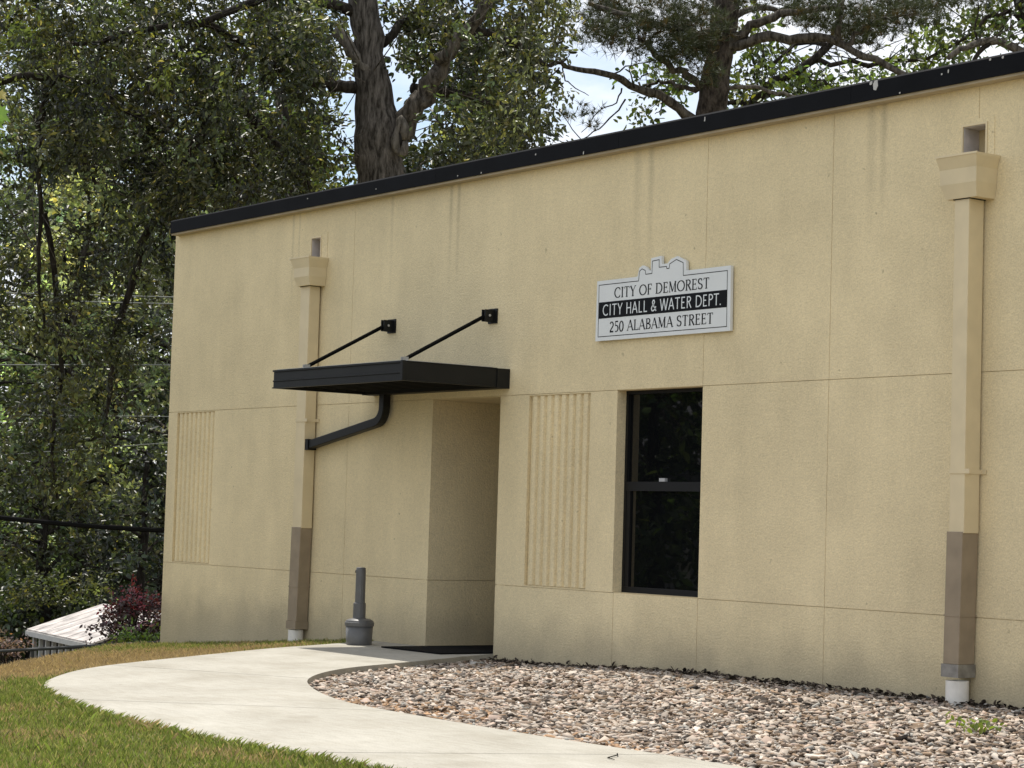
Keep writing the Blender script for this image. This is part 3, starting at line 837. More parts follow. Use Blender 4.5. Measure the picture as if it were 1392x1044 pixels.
# ------------------------------------------------------------------ sign
S = thing('building_sign', 'white city hall sign with house skyline top and black middle band', 'sign', (3.7, 0, 3.3))
out = [(2.757, 3.029), (4.652, 3.029), (4.644, 3.602), (4.048, 3.602), (4.040, 3.690), (3.913, 3.742), (3.828, 3.722), (3.786, 3.687), (3.701, 3.687), (3.697, 3.763), (3.549, 3.752), (3.549, 3.641), (3.516, 3.640), (3.477, 3.680), (3.428, 3.696), (3.381, 3.676), (3.360, 3.600), (3.330, 3.596), (2.762, 3.596)]
out = [(x, z - .0) for x, z in out]
obj('sign_panel', MB().prism_y(out, -.042, -.012), M['signface'], S)
inr = [(2.797, 3.068), (4.606, 3.068), (4.600, 3.560), (4.008, 3.560), (4.002, 3.676), (3.908, 3.712), (3.815, 3.680), (3.808, 3.640), (3.776, 3.640), (3.770, 3.660), (3.667, 3.660), (3.665, 3.730), (3.569, 3.724), (3.567, 3.611), (3.477, 3.610), (3.471, 3.645), (3.424, 3.664), (3.387, 3.645), (3.377, 3.556), (2.793, 3.556)]


def ribbon(mb, pts, wid, y, closed=False, dy=0.0):
    """a flat stroke with mitred corners in the XZ plane at depth y"""
    P = [np.array(p, float) for p in pts]; n = len(P)
    W = wid if hasattr(wid, '__len__') else [wid] * n
    L, R_ = [], []
    for i in range(n):
        a = P[i - 1] if (i > 0 or closed) else P[i]; c = P[(i + 1) % n] if (i < n - 1 or closed) else P[i]
        d0 = P[i] - a; d1 = c - P[i]
        if np.linalg.norm(d0) < 1e-9: d0 = d1
        if np.linalg.norm(d1) < 1e-9: d1 = d0
        d0 = d0 / np.linalg.norm(d0); d1 = d1 / np.linalg.norm(d1)
        n0 = np.array([-d0[1], d0[0]]); n1 = np.array([-d1[1], d1[0]])
        m = n0 + n1; m /= max(np.linalg.norm(m), 1e-6); k = 1 / max(np.dot(m, n0), .45)
        L.append(P[i] + m * W[i] / 2 * k); R_.append(P[i] - m * W[i] / 2 * k)
    b = len(mb.v)
    for p in L: mb.v.append((p[0], y, p[1]))
    for p in R_: mb.v.append((p[0], y, p[1]))
    for i in range(n if closed else n - 1):
        j = (i + 1) % n
        mb.f.append((b + n + i, b + n + j, b + j, b + i))


mb = MB(); ribbon(mb, inr, .007, -.0428, True)
obj('border_line', mb, M['signink'], S)
obj('middle_band', MB().box(2.8005, 4.5995, -.0436, -.0432, 3.238, 3.392), M['signink'], S)


def arc(cx, cy, rx, ry, a0, a1, n=14):
    return [(cx + rx * math.cos(math.radians(a0 + (a1 - a0) * i / n)), cy + ry * math.sin(math.radians(a0 + (a1 - a0) * i / n))) for i in range(n + 1)]


def glyph(ch, T, t, serif):
    """strokes of one capital: list of (points, widths); advance width. T thick, t thin stems"""
    S_ = []; h = 1.0
    def st(x0, y0, x1, y1, w): S_.append(([(x0, y0), (x1, y1)], [w, w]))
    def sf(x, y, half=.13):
        if serif: S_.append(([(x - half, y), (x + half, y)], [t * .9, t * .9]))
    def bowl(pts):
        # thick where the stroke runs upright, thin where it runs level
        ws = []
        for i in range(len(pts)):
            a = pts[max(i - 1, 0)]; c = pts[min(i + 1, len(pts) - 1)]
            dx, dy = c[0] - a[0], c[1] - a[1]; l = math.hypot(dx, dy) + 1e-9
            ws.append(t + (T - t) * abs(dy / l))
        S_.append((pts, ws))
    e = t / 2
    if ch == 'C':
        bowl(arc(.44, .5, .40, .5 - e, 48, 312, 22)); adv = .80
        if serif: st(.72, .70, .72, .92, t); st(.72, .10, .72, .26, t)
    elif ch == 'O': bowl(arc(.45, .5, .42, .5 - e, 90, 450, 30)); adv = .92
    elif ch == 'I': st(.14, 0, .14, 1, T); sf(.14, e); sf(.14, 1 - e); adv = .30
    elif ch == 'T':
        st(.34, 0, .34, 1 - t, T); st(.02, 1 - e, .66, 1 - e, t); sf(.34, e)
        if serif: st(.035, .80, .035, 1 - t, t); st(.645, .80, .645, 1 - t, t)
        adv = .68
    elif ch == 'Y':
        st(.06, 1, .36, .46, T); st(.66, 1, .36, .46, t); st(.36, 0, .36, .48, T); sf(.08, 1 - e, .10); sf(.66, 1 - e, .09); sf(.36, e); adv = .72
    elif ch == 'F':
        st(.14, 0, .14, 1, T); st(.14, 1 - e, .54, 1 - e, t); st(.14, .52, .44, .52, t); sf(.14, e)
        if serif: st(.53, .80, .53, 1, t); st(.44, .42, .44, .62, t)
        adv = .58
    elif ch == 'E':
        st(.14, 0, .14, 1, T); st(.14, 1 - e, .54, 1 - e, t); st(.14, .52, .46, .52, t); st(.14, e, .57, e, t)
        if serif: st(.53, .80, .53, 1, t); st(.56, 0, .58, .20, t); st(.45, .42, .45, .62, t); sf(.12, e, .1); sf(.12, 1 - e, .1)
        adv = .62
    elif ch == 'D':
        st(.14, 0, .14, 1, T); bowl([(.14, 1 - e)] + arc(.34, .5, .44, .5 - e, 90, -90, 18) + [(.14, e)]); adv = .84
        if serif: sf(.10, e, .1); sf(.10, 1 - e, .1)
    elif ch == 'P':
        st(.14, 0, .14, 1, T); bowl([(.14, 1 - e)] + arc(.32, .74, .24, .26 - e, 90, -90, 14) + [(.14, .48 + e)]); sf(.14, e); adv = .60
    elif ch == 'R':
        st(.14, 0, .14, 1, T); bowl([(.14, 1 - e)] + arc(.32, .75, .24, .25 - e, 90, -90, 14) + [(.14, .5 + e)]); st(.34, .5, .64, 0, T); sf(.14, e)
        if serif: sf(.66, e, .07); sf(.10, 1 - e, .1)
        adv = .68
    elif ch == 'B':
        st(.14, 0, .14, 1, T); bowl([(.14, 1 - e)] + arc(.30, .76, .21, .24 - e, 90, -90, 14) + [(.14, .52 + e)]); bowl([(.14, .52)] + arc(.33, .26, .25, .26 - e, 90, -90, 14) + [(.14, e)]); adv = .64
        if serif: sf(.10, e, .1); sf(.10, 1 - e, .1)
    elif ch == 'M':
        st(.12, 0, .14, 1, t if serif else T); st(.14, 1, .47, .06, T); st(.47, .06, .80, 1, t if serif else T); st(.80, 0, .80, 1, T)
        sf(.12, e, .10); sf(.82, e, .13); sf(.10, 1 - e, .08); sf(.84, 1 - e, .08); adv = .96
    elif ch == 'S':
        bowl(arc(.30, .745, .215, .255 - e, 35, 270, 14)[:-1] + arc(.30, .26, .235, .26 - e, 90, -140, 14)); adv = .60
        if serif: st(.49, .74, .49, .96, t); st(.08, .05, .08, .27, t)
    elif ch == 'A':
        st(.03, 0, .36, 1, t if serif else T); st(.36, 1, .70, 0, T); st(.15, .34, .58, .34, t); sf(.04, e, .09); sf(.71, e, .11); adv = .74
    elif ch == 'L':
        st(.14, 0, .14, 1, T); st(.14, e, .54, e, t); sf(.14, 1 - e)
        if serif: st(.54, 0, .56, .22, t); sf(.10, e, .1)
        adv = .58
    elif ch == 'H':
        st(.12, 0, .12, 1, T); st(.64, 0, .64, 1, T); st(.12, .52, .64, .52, t); adv = .76
    elif ch == 'W':
        st(.03, 1, .27, 0, T); st(.27, 0, .52, 1, T); st(.52, 1, .77, 0, T); st(.77, 0, 1.01, 1, T); adv = 1.04
    elif ch == '&':
        S_.append(([(.70, .02), (.22, .66), (.20, .82), (.30, .95), (.42, .93), (.48, .80), (.42, .66), (.14, .40), (.07, .24), (.14, .08), (.30, .04), (.48, .12), (.62, .30), (.66, .42)], [T] * 14)); adv = .74
    elif ch == '2':
        bowl(arc(.26, .70, .20, .26, 160, -35, 12) + [(.06, t)]); st(.04, e, .50, e, T if serif else t); adv = .54
    elif ch == '5':
        st(.12, 1 - e, .46, 1 - e, T * .8); st(.12, .56, .12, 1, t); bowl([(.12, .56)] + arc(.22, .31, .25, .30, 95, -120, 14)); adv = .54
    elif ch == '0': bowl(arc(.27, .48, .23, .48, 90, 450, 24)); adv = .56
    elif ch == '.': st(.08, 0, .08, T, T); adv = .2
    else: adv = .30
    return S_, adv


def lettering(text, x0, x1, zb, h, y, T, t, serif, mat):
    tot = 0; gl_ = []
    for ch in text:
        s, a = glyph(ch, T, t, serif); gl_.append((tot, s)); tot += a + .09
    tot -= .09
    kx = (x1 - x0) / tot; q = 0
    line = bpy.data.objects.new('lettering', None); COL.objects.link(line); line.parent = S; line.location = -Vector(S.location)
    for ox, s in gl_:
        mb = MB()
        for pts, ws in s:
            P = [(x0 + (ox + px) * kx, zb + pz * h) for px, pz in pts]
            ribbon(mb, P, [w * (h * .5 + kx * .5) for w in ws], y - (q % 7) * .00012); q += 1
        if mb.f: obj('letter', mb, mat, line)


lettering('CITY OF DEMOREST', 3.028, 4.362, 3.420, .098, -.0430, .15, .065, True, M['signink'])
lettering('CITY HALL & WATER DEPT.', 2.862, 4.530, 3.262, .106, -.0440, .115, .10, False, M['signwhite'])
lettering('250 ALABAMA STREET', 2.968, 4.424, 3.104, .098, -.0430, .15, .065, True, M['signink'])
for sx_, sz_ in ((2.79, 3.05), (4.62, 3.05), (2.79, 3.575), (4.62, 3.575)):
    obj('standoff', MB().box(sx_ - .012, sx_ + .012, -.011, -.001, sz_ - .012, sz_ + .012), M['zinc'], S)

# ------------------------------------------------------------------ cigarette receptacle and door mat
bx_, by_ = -.40, -.56
R_ = thing('ash_receptacle', 'grey plastic cigarette receptacle standing on the concrete left of the doorway', 'ash bin', (bx_, by_, 0))
obj('base_bucket', MB().lathe(bx_, by_, [(.130, .0), (.134, .010), (.142, .195)], 32), M['grey'], R_, smooth=True)
obj('rim', MB().lathe(bx_, by_, [(.143, .190), (.151, .194), (.153, .228), (.146, .238)], 32), M['grey'], R_)
obj('dome', MB().lathe(bx_, by_, [(.146, .237), (.138, .250), (.115, .263), (.085, .270), (.066, .272)], 32), M['grey'], R_, smooth=True)
obj('latch', MB().box(bx_ - .168, bx_ - .138, by_ - .05, by_ + .01, .165, .205), M['black'], R_)
st_ = obj('sleeve', MB().lathe(bx_ - .01, by_, [(.068, .268), (.066, .30), (.065, .425), (.058, .432)], 14), M['grey'], R_)
tb = obj('stem', MB().lathe(bx_ - .005, by_, [(.055, .30), (.053, .46), (.051, .770), (.047, .783)], 14), M['grey'], R_)
obj('cap', MB().lathe(bx_ - .005, by_, [(.051, .783), (.048, .793), (.030, .798)], 14), M['grey'], R_)
obj('butt_hole', MB().tube([(bx_ - .047, by_ - .020, .752), (bx_ - .060, by_ - .026, .752)], .017, 10), M['black'], tb)

dm = thing('door_mat', 'black rubber door mat lying on the slab in the doorway', 'door mat', (.6, 0, .003))
obj('mat', MB().prism_z([(.12, -.62), (1.17, -.62), (1.17, .92), (.12, .92)], .004, .016), M['rubber'], dm)

# a fallen twig on the walk
tw_p = [(9.16, -4.83, .006), (9.25, -4.90, .010), (9.31, -5.02, .006), (9.42, -5.06, .008)]
tag(obj('fallen_twig', MB().tube(tw_p, [.004, .0035, .003, .002], 6), M['darkbark']), 'small dark twig lying on the concrete walkway near the stone chips', 'twig')

# a small green weed growing through the chips
wx, wy = 8.95, -1.62
wc = np.stack([RNG.normal(wx, .09, 60), RNG.normal(wy, .09, 60), .03 + RNG.random(60) * .07], 1)
wd_ = thing('weed', 'small bright green weed sprouting through the stone chips', 'weed', (wx, wy, bedz(wx, wy)))
obj('leaves', leaf_mesh('leaves', wc, RNG.uniform(.03, .06, 60), leaf_cols(60, (.16, .22, .04), .2), M['leaf']), None, wd_)


# ------------------------------------------------------------------ trees
def jit_path(path, amp, sub=3):
    """add small bends to a limb path"""
    out_ = [np.array(path[0], float)]
    for a, b in zip(path[:-1], path[1:]):
        a = np.array(a, float); b = np.array(b, float)
        for k in range(1, sub + 1):
            p = a + (b - a) * k / sub
            if k < sub: p = p + RNG.normal(0, amp, 3)
            out_.append(p)
    return out_


def limb(name, pts, r0, r1, mat, parent, amp=.03, sub=3, n=9, curve=1.0):
    p = jit_path(pts, amp, sub)
    k = len(p); rad = [r0 + (r1 - r0) * (i / (k - 1)) ** curve for i in range(k)]
    rad = [r * (1 + RNG.normal(0, .05)) for r in rad]
    return obj(name, MB().tube(p, rad, n), mat, parent, smooth=True), p


def twigs(starts, ends, r=.02):
    mb = MB()
    for a, b in zip(starts, ends):
        a = np.array(a); b = np.array(b); m = (a + b) / 2 + RNG.normal(0, .10 * np.linalg.norm(b - a), 3) + np.array([0, 0, .05 * np.linalg.norm(b - a)])
        L = np.linalg.norm(b - a)
        mb.tube([a, m, b], [r * (.5 + L * .35), r * (.4 + .2 * L), r * .3], 4)
    return mb


def crown(parent, clumps, nleaf, lsize, col, mat, limbs, name='crown', droop=.6, var=.32, extra=None, flat=.6, twig_mat=None, twig_r=.016, squash=.75, cvar=.22, asp=1.0):
    """clumps: (centre, radius); leaves gathered towards each clump's outside, joined to the nearest limb by a twig"""
    cs, ss, cc, dd = [], [], [], []
    for c, r in clumps:
        k = max(6, int(nleaf * (r ** 2)))
        m = max(3, k // 16)                                       # leafy sprays, each turned its own way
        sp = nrm(RNG.normal(size=(m, 3))) * (RNG.random((m, 1)) ** .45) * r; sp[:, 2] *= squash
        sd = nrm(RNG.normal(size=(m, 3)) * np.array([1, 1, .6]) + np.array([0, 0, -droop]))
        sb = RNG.lognormal(-.06, .38, (m, 1))
        w = RNG.integers(0, m, k)
        along = RNG.uniform(-.5, 1.0, (k, 1)) * lsize * 3.2
        d = sp[w] + sd[w] * along + RNG.normal(0, lsize * .55, (k, 3))
        cs.append(np.array(c)[None] + d); dd.append(sd[w])
        ss.append(RNG.uniform(.65, 1.25, k) * lsize)
        cc.append(sb[w] * leaf_cols(k, np.array(col) * RNG.lognormal(-cvar ** 2 / 2, cvar, 1).clip(.35, 2.6) * np.array([RNG.normal(1, .10), 1, RNG.normal(1, .12)]), var, extra))  # clump tones spread wide to paint in sunlit and shaded patches
    cs = np.concatenate(cs); ss = np.concatenate(ss); cc = np.concatenate(cc)
    o = obj(name, leaf_mesh(name, cs, ss, cc, mat, droop, flat, 1.0, asp, np.concatenate(dd)), None, parent, kind='stuff')
    if limbs:
        LP = np.concatenate([np.array(p) for p in limbs])
        st_, en = [], []
        for c, r in clumps:
            c = np.array(c); dd_ = np.linalg.norm(LP - c, axis=1); dm_ = dd_.min()
            cand = np.where(dd_ < dm_ * 1.5 + .3)[0]; i = int(RNG.choice(cand))
            if dd_[i] < 2.6:
                st_.append(LP[i]); en.append(c + RNG.normal(0, r * .2, 3))
        tw = obj('twigs', twigs(st_, en, twig_r), twig_mat or M['limbbark'], parent)
        tw['kind'] = 'stuff'
    return o


def A(px, py, d): return at(px, py, d)


def clump_field(regions, dens, d0, d1, r0, r1, skip=None):
    """clumps filling ellipses of the view, spread through a depth of d0..d1 metres"""
    out_ = []
    for cx, cy, rx, ry in regions:
        k = max(1, int(dens * rx * ry / 10000))
        for _ in range(k):
            a = RNG.uniform(0, 2 * np.pi); q = math.sqrt(RNG.random())
            px, py = cx + rx * q * math.cos(a), cy + ry * q * math.sin(a); d = RNG.uniform(d0, d1)
            if skip and skip(px, py, d): continue
            out_.append((A(px, py, d), RNG.uniform(r0, r1)))
    return out_


# --- the big oak behind the building
D = 35.0
oak = thing('oak_tree', 'big forked oak with thick dark trunk rising behind the roof edge', 'tree', tuple(A(528, 700, D)))
tp = [A(530, 930, D), A(527, 600, D), A(524, 330, D), A(519, 235, D), A(514, 170, D), A(503, 95, D), A(496, 30, D), A(490, -60, D), A(470, -200, D)]
p_ = jit_path(tp, .03, 3)
k_ = len(p_); rr = np.interp(np.linspace(0, 1, k_), [0, .3, .375, .5, .56, .625, .75, .875, 1], [.55, .42, .385, .365, .30, .262, .24, .22, .15])
obj('trunk', MB().tube(p_, list(rr), 16), M['oakbark'], oak, smooth=True)
limbs = [p_[9:]]
def ol(path, d, r0, r1, mat='limbbark', amp=.04, dd=None):
    pts = [A(x, y, (d[min(i, len(d) - 1)] if hasattr(d, '__len__') else d)) for i, (x, y) in enumerate(path)]
    o, p = limb('limb', pts, r0, r1, M[mat], oak, amp); limbs.append(p); return o
ol([(528, 205), (552, 160), (572, 135), (588, 110), (600, 80), (622, 52), (650, 25), (690, -20)], [35, 34.9, 34.8, 34.7, 34.6, 34.4, 34.2, 34], .20, .08, 'limbbark')
ol([(505, 118), (478, 118), (450, 118), (425, 112), (404, 104), (340, 60), (260, 30)], [35, 34.9, 34.8, 34.7, 34.5, 34, 33.4], .11, .05, 'darkbark')
ol([(505, 100), (485, 78), (468, 55), (455, 40)], 34.85, .12, .085, 'palebark', .01)
ol([(300, 110), (215, 188), (130, 110), (60, 105), (-20, 112)], [35.5, 35, 34.5, 34, 33.8], .055, .06, 'darkbark', .05)
ol([(440, 275), (410, 240), (375, 200), (340, 160), (280, 120)], [36.5, 36.3, 36, 35.6, 35], .12, .06, 'darkbark')
ol([(490, 20), (400, -20), (300, 20), (200, 40), (100, 60)], [35, 34.3, 33.5, 33, 32.6], .09, .03, 'darkbark')
ol([(75, 100), (62, 135), (50, 170), (52, 225), (56, 290), (52, 345), (53, 395), (60, 440)], [33.5, 33.6, 33.7, 33.9, 34, 34, 34, 34], .062, .018, 'darkbark', .02)
ol([(300, 130), (262, 200), (232, 250), (192, 330), (168, 420), (150, 510), (140, 580), (128, 640)], [35.5, 35.6, 35.8, 36, 36, 36, 36, 36], .10, .02, 'darkbark', .04)
ol([(60, 290), (76, 400), (84, 500), (72, 600), (78, 680)], [34.5, 35, 35, 35, 35], .05, .02, 'darkbark', .04)
ol([(95, 165), (108, 200), (122, 232), (130, 250)], 33.3, .05, .03, 'darkbark', .02)
ol([(560, 120), (640, 130), (700, 150), (735, 175)], [35.5, 36, 36.4, 36.6], .09, .02, 'darkbark')
ol([(640, 40), (700, 60), (745, 90), (770, 80)], [34.3, 34.6, 35, 35], .07, .02, 'darkbark')
ol([(520, 60), (560, 20), (600, -30)], [35.5, 36, 36.5], .08, .04, 'darkbark')
# healed scar where a limb came off, on the trunk's flank
sc0 = A(545, 186, 34.70)
ring = []
for i in range(15):
    a = 2 * math.pi * i / 14; w_ = 1
    ring.append(sc0 + CR * (.075 * math.cos(a) * (1 - .35 * math.sin(a)) + .03 * math.sin(a)) + CU * (.27 * math.sin(a) - .05 * math.cos(a)) - CF * (.03 + .02 * math.sin(2 * a)))
scar = obj('branch_scar', MB().tube(ring, [.062 + .022 * math.sin(i * 1.7) for i in range(15)], 8), M['palebark'], oak, smooth=True)
obj('hollow', MB().tube([sc0 + CU * .16 - CF * .02, sc0 - CF * .035, sc0 - CU * .14 - CF * .02], [.02, .035, .015], 8), M['black'], scar, smooth=True)

def skip_oak(px, py, d):
    # the trunk and fork stand clear of leaves on the side facing the lawn
    tx = np.interp(py, [0, 100, 170, 250], [496, 503, 516, 522])
    if d < 35.6 and abs(px - tx) < 50 and py > -30 and RNG.random() < .88: return True
    lx = np.interp(py, [25, 80, 110, 160], [650, 600, 588, 552])
    if d < 35.2 and 30 < py < 170 and abs(px - lx) < 34 and RNG.random() < .70: return True
    if 585 < px < 640 and 85 < py < 135: return True       # a gap where sky shows
    if 725 < px and py > 95 and RNG.random() < .8: return True
    return False

reg = [(120, 50, 190, 110), (310, 55, 160, 110), (430, 50, 70, 80), (650, 45, 120, 90), (690, 150, 62, 85), (610, 190, 55, 45), (420, 200, 60, 60), (330, 215, 90, 70), (200, 180, 140, 90), (70, 190, 100, 50), (590, 10, 90, 60), (735, 40, 32, 60), (270, 255, 80, 40)]
cl = clump_field(reg, 34, 32.0, 38.5, .30, .62, skip_oak)
cl += clump_field([(150, 410, 50, 110), (195, 310, 55, 70), (125, 520, 40, 60), (60, 400, 40, 60), (60, 540, 45, 60), (95, 610, 40, 60), (30, 360, 40, 50), (80, 680, 35, 30), (215, 275, 40, 50), (20, 640, 30, 60), (100, 730, 30, 15)], 36, 33.4, 37.5, .26, .52)
crown(oak, cl, 600, .112, (.054, .064, .029), M['leaf'], limbs, droop=.9, var=.36, extra=(.17, .15, .06), twig_r=.009, cvar=.62, asp=.80, squash=.9)

# --- the pine
D = 40.0
pine = thing('pine_tree', 'pine with reddish brown trunk and long bare crooked limbs against the sky', 'tree', tuple(A(955, 700, D)))
o, p = limb('trunk', [A(950, 950, D), A(953, 500, D), A(960, 250, D), A(966, 155, D), A(974, 95, D), A(984, 35, D), A(990, -30, D), A(1000, -140, D)], .36, .20, M['pinebark'], pine, .02, 3, 14, .8)
PL = [p]
def pl(path, d0, d1, r0, r1, mat='limbbark', amp=.035, sub=3):
    n_ = len(path)
    o, q = limb('limb', [A(x, y, d0 + (d1 - d0) * i / (n_ - 1)) for i, (x, y) in enumerate(path)], r0, r1, M[mat], pine, amp, sub, 8); PL.append(q); return q
pl([(958, 170), (930, 155), (910, 138), (895, 128), (870, 122), (845, 108), (820, 100), (795, 96), (775, 92), (762, 84), (748, 90)], 40, 38.6, .10, .03, 'limbbark', .02, 2)
pl([(968, 120), (945, 110), (922, 95), (900, 82), (882, 62), (868, 50)], 40, 39, .085, .035)
pl([(966, 125), (935, 120), (915, 112), (895, 108), (880, 118), (868, 112)], 40, 40.6, .05, .02, amp=.05)
pl([(980, 40), (950, 48), (915, 40), (880, 28), (840, 18), (800, 4)], 40, 39, .09, .04)
pl([(978, 70), (1005, 62), (1030, 52), (1055, 50), (1085, 52), (1115, 51), (1135, 56), (1160, 70), (1190, 80), (1230, 102), (1245, 108)], 40, 38.5, .105, .05, amp=.02, sub=2)
pl([(980, 85), (1000, 50), (1030, 32), (1060, 18), (1100, 14), (1150, 10)], 40, 39.3, .11, .05)
pl([(985, 40), (1010, 16), (1050, 12), (1085, 8)], 40, 41, .07, .04)
pl([(968, 115), (1000, 118), (1035, 120), (1065, 126), (1090, 132)], 40, 39.6, .045, .03, 'palebark')
pl([(1135, 56), (1140, 35), (1142, 10), (1150, -20)], 39, 39, .06, .05)
pl([(1150, 62), (1170, 45), (1200, 25), (1240, 20)], 39, 38.8, .05, .02)
for path in [[(765, 90), (768, 110), (782, 120), (800, 130)], [(845, 120), (838, 140), (815, 150), (790, 180)], [(760, 92), (748, 105), (735, 130), (728, 142)], [(850, 135), (835, 155), (815, 175), (790, 190), (760, 150), (740, 148)],
             [(880, 100), (870, 108), (860, 95)], [(835, 100), (850, 90), (880, 85), (900, 75)], [(775, 90), (770, 78), (778, 66)], [(862, 120), (855, 95), (862, 72)], [(900, 132), (898, 150), (890, 155)], [(1242, 108), (1260, 95), (1280, 60)]]:
    pl(path, 39.2, 39.0, .016, .006, 'darkbark', .014, 3)


def needle_tufts(parent, clumps, per, ln, col, name='needles'):
    """long needles radiating from shoots"""
    vs, cs = [], []
    for c, r in clumps:
        k = max(5, int(per * r * r))
        d = nrm(RNG.normal(size=(k, 3))) * RNG.random((k, 1)) ** .4 * r; d[:, 2] *= .55
        ct = np.array(c) + d
        m = 14
        ax = nrm(RNG.normal(size=(k, 1, 3)) * .6 + np.array([0, 0, .5]))
        dirs = nrm(ax + RNG.normal(0, .7, (k, m, 3)))
        L = RNG.uniform(.7, 1.2, (k, m, 1)) * ln
        side = nrm(np.cross(dirs, RNG.normal(size=(k, m, 3)))) * .006
        a = ct[:, None] + side; b = ct[:, None] - side; e_ = ct[:, None] + dirs * L
        vs.append(np.stack([a, b, e_], 2).reshape(-1, 3))
        kc = np.array(col)[None] * RNG.normal(1, .25, (k, 1)).clip(.4, 1.8)
        kc = np.where(RNG.random((k, 1)) < .16, kc * np.array([1.7, 1.0, .7]), kc)
        cs.append(np.repeat(kc, m * 3, 0))
    v = np.concatenate(vs); c = np.concatenate(cs)
    return obj(name, raw_mesh(name, v, np.arange(len(v)), 3, c, M['needle']), None, parent, kind='stuff')


ncl = clump_field([(870, 25, 65, 38), (900, 52, 55, 25), (835, 45, 40, 20), (945, 25, 40, 50), (925, 80, 40, 20), (1075, 14, 50, 16), (1130, 22, 60, 26), (1185, 28, 55, 26), (1235, 14, 60, 22), (1290, 8, 60, 16), (810, 12, 45, 18), (1160, 52, 40, 14), (800, 45, 16, 8), (960, 70, 22, 40), (1040, 4, 60, 10)], 140, 38.5, 41.5, .22, .45)
needle_tufts(pine, ncl, 120, .20, (.044, .054, .023))
needle_tufts(pine, clump_field([(785, 155, 30, 10), (810, 160, 14, 12), (795, 48, 16, 8), (790, 165, 22, 8)], 150, 38.9, 39.3, .10, .2), 130, .15, (.045, .055, .022))

# --- broadleaf tree behind the pine and one at the right edge
D = 46.0
gum = thing('broadleaf_tree', 'bright green broadleaf tree with dark crooked trunk right of the pine', 'tree', tuple(A(1000, 700, D)))
o, p = limb('trunk', [A(985, 900, D), A(990, 400, D), A(1000, 190, D), A(1012, 150, D), (A(1035, 124, D)), A(1070, 104, D), A(1105, 82, D), A(1130, 58, D), A(1142, 20, D), A(1150, -60, D)], .14, .06, M['darkbark'], gum, .02, 3, 10)
GLm = [p]
for path in [[(1030, 130), (1060, 128), (1090, 131), (1110, 140)], [(1080, 98), (1120, 110), (1140, 135)], [(1020, 145), (990, 140), (960, 120), (880, 125)], [(1110, 80), (1180, 90), (1260, 80), (1330, 40)], [(1125, 62), (1080, 60), (1040, 95)]]:
    o, q = limb('limb', [A(x, y, D) for x, y in path], .06, .025, M['darkbark'], gum, .05); GLm.append(q)
gcl = clump_field([(1045, 95, 45, 32), (1105, 112, 36, 26), (1145, 118, 34, 20), (1195, 105, 32, 18), (1085, 130, 45, 14), (1240, 75, 30, 22), (1270, 88, 26, 14), (1305, 40, 36, 28), (1340, 30, 25, 20), (1290, 70, 16, 12), (895, 110, 34, 26), (880, 140, 22, 18), (1010, 120, 30, 30), (1170, 125, 30, 10), (1030, 60, 26, 20), (1250, 40, 26, 20), (1020, 20, 16, 20), (1310, 92, 18, 8)], 150, 44.5, 47.5, .22, .42)
crown(gum, gcl, 210, .15, (.075, .105, .028), M['leaf'], GLm, droop=.7, twig_mat=M['darkbark'], twig_r=.012)
D = 38.0
et = thing('broadleaf_tree', 'tree at the right edge with bare grey limb arching over the roof', 'tree', tuple(A(1450, 600, D)))
o, p = limb('trunk', [A(1450, 900, D), A(1445, 300, D), A(1432, 130, D), A(1412, 60, D), A(1395, 20, D), A(1385, -60, D)], .26, .15, M['darkbark'], et, .03)
EL = [p]
for path, r in [([(1435, 110), (1405, 88), (1392, 74), (1372, 62), (1350, 56), (1325, 60), (1305, 66), (1288, 80)], .10), ([(1345, 58), (1330, 72), (1316, 90), (1310, 110)], .05), ([(1400, 30), (1370, 15), (1340, 24), (1325, 45)], .05), ([(1330, 62), (1326, 30), (1330, 5)], .025)]:
    o, q = limb('limb', [A(x, y, D) for x, y in path], r, r * .45, M['palebark'] if r == .10 else M['darkbark'], et, .02); EL.append(q)
crown(et, clump_field([(1370, 8, 40, 22), (1392, 25, 20, 30), (1330, 10, 30, 14), (1440, 40, 40, 60)], 110, 37, 39, .2, .4), 190, .13, (.055, .075, .022), M['leaf'], EL, droop=.7, twig_r=.012)

# --- trees standing behind the oak, seen below its crown on the right
bt = thing('forest_tree', 'dense dark tree behind the oak, its crown filling the space right of the fork', 'tree', tuple(A(660, 700, 46)), 'trees of the wood')
o, p = limb('trunk', [A(652, 900, 46), A(655, 400, 46), A(660, 200, 46), A(640, 100, 46), A(650, 0, 46)], .22, .10, M['darkbark'], bt, .05)
crown(bt, clump_field([(660, 190, 75, 55), (600, 225, 60, 40), (690, 140, 50, 60), (560, 215, 30, 50), (640, 110, 60, 40), (700, 60, 50, 60), (610, 60, 60, 40)], 60, 44.5, 49, .40, .7), 170, .17, (.038, .050, .020), M['leaf'], [p], droop=.7)
bt2 = thing('forest_tree', 'mid green tree behind the oak, low over the roof edge left of its trunk', 'tree', tuple(A(400, 700, 47)), 'trees of the wood')
o, p = limb('trunk', [A(405, 900, 47), A(400, 400, 47), A(395, 220, 47), A(380, 120, 47)], .2, .10, M['darkbark'], bt2, .05)
crown(bt2, clump_field([(400, 240, 70, 40), (340, 260, 70, 40), (290, 260, 60, 50), (440, 190, 40, 40), (360, 180, 60, 50), (450, 235, 35, 30)], 46, 45, 50, .40, .7), 170, .17, (.062, .085, .026), M['leaf'], [p], droop=.7)

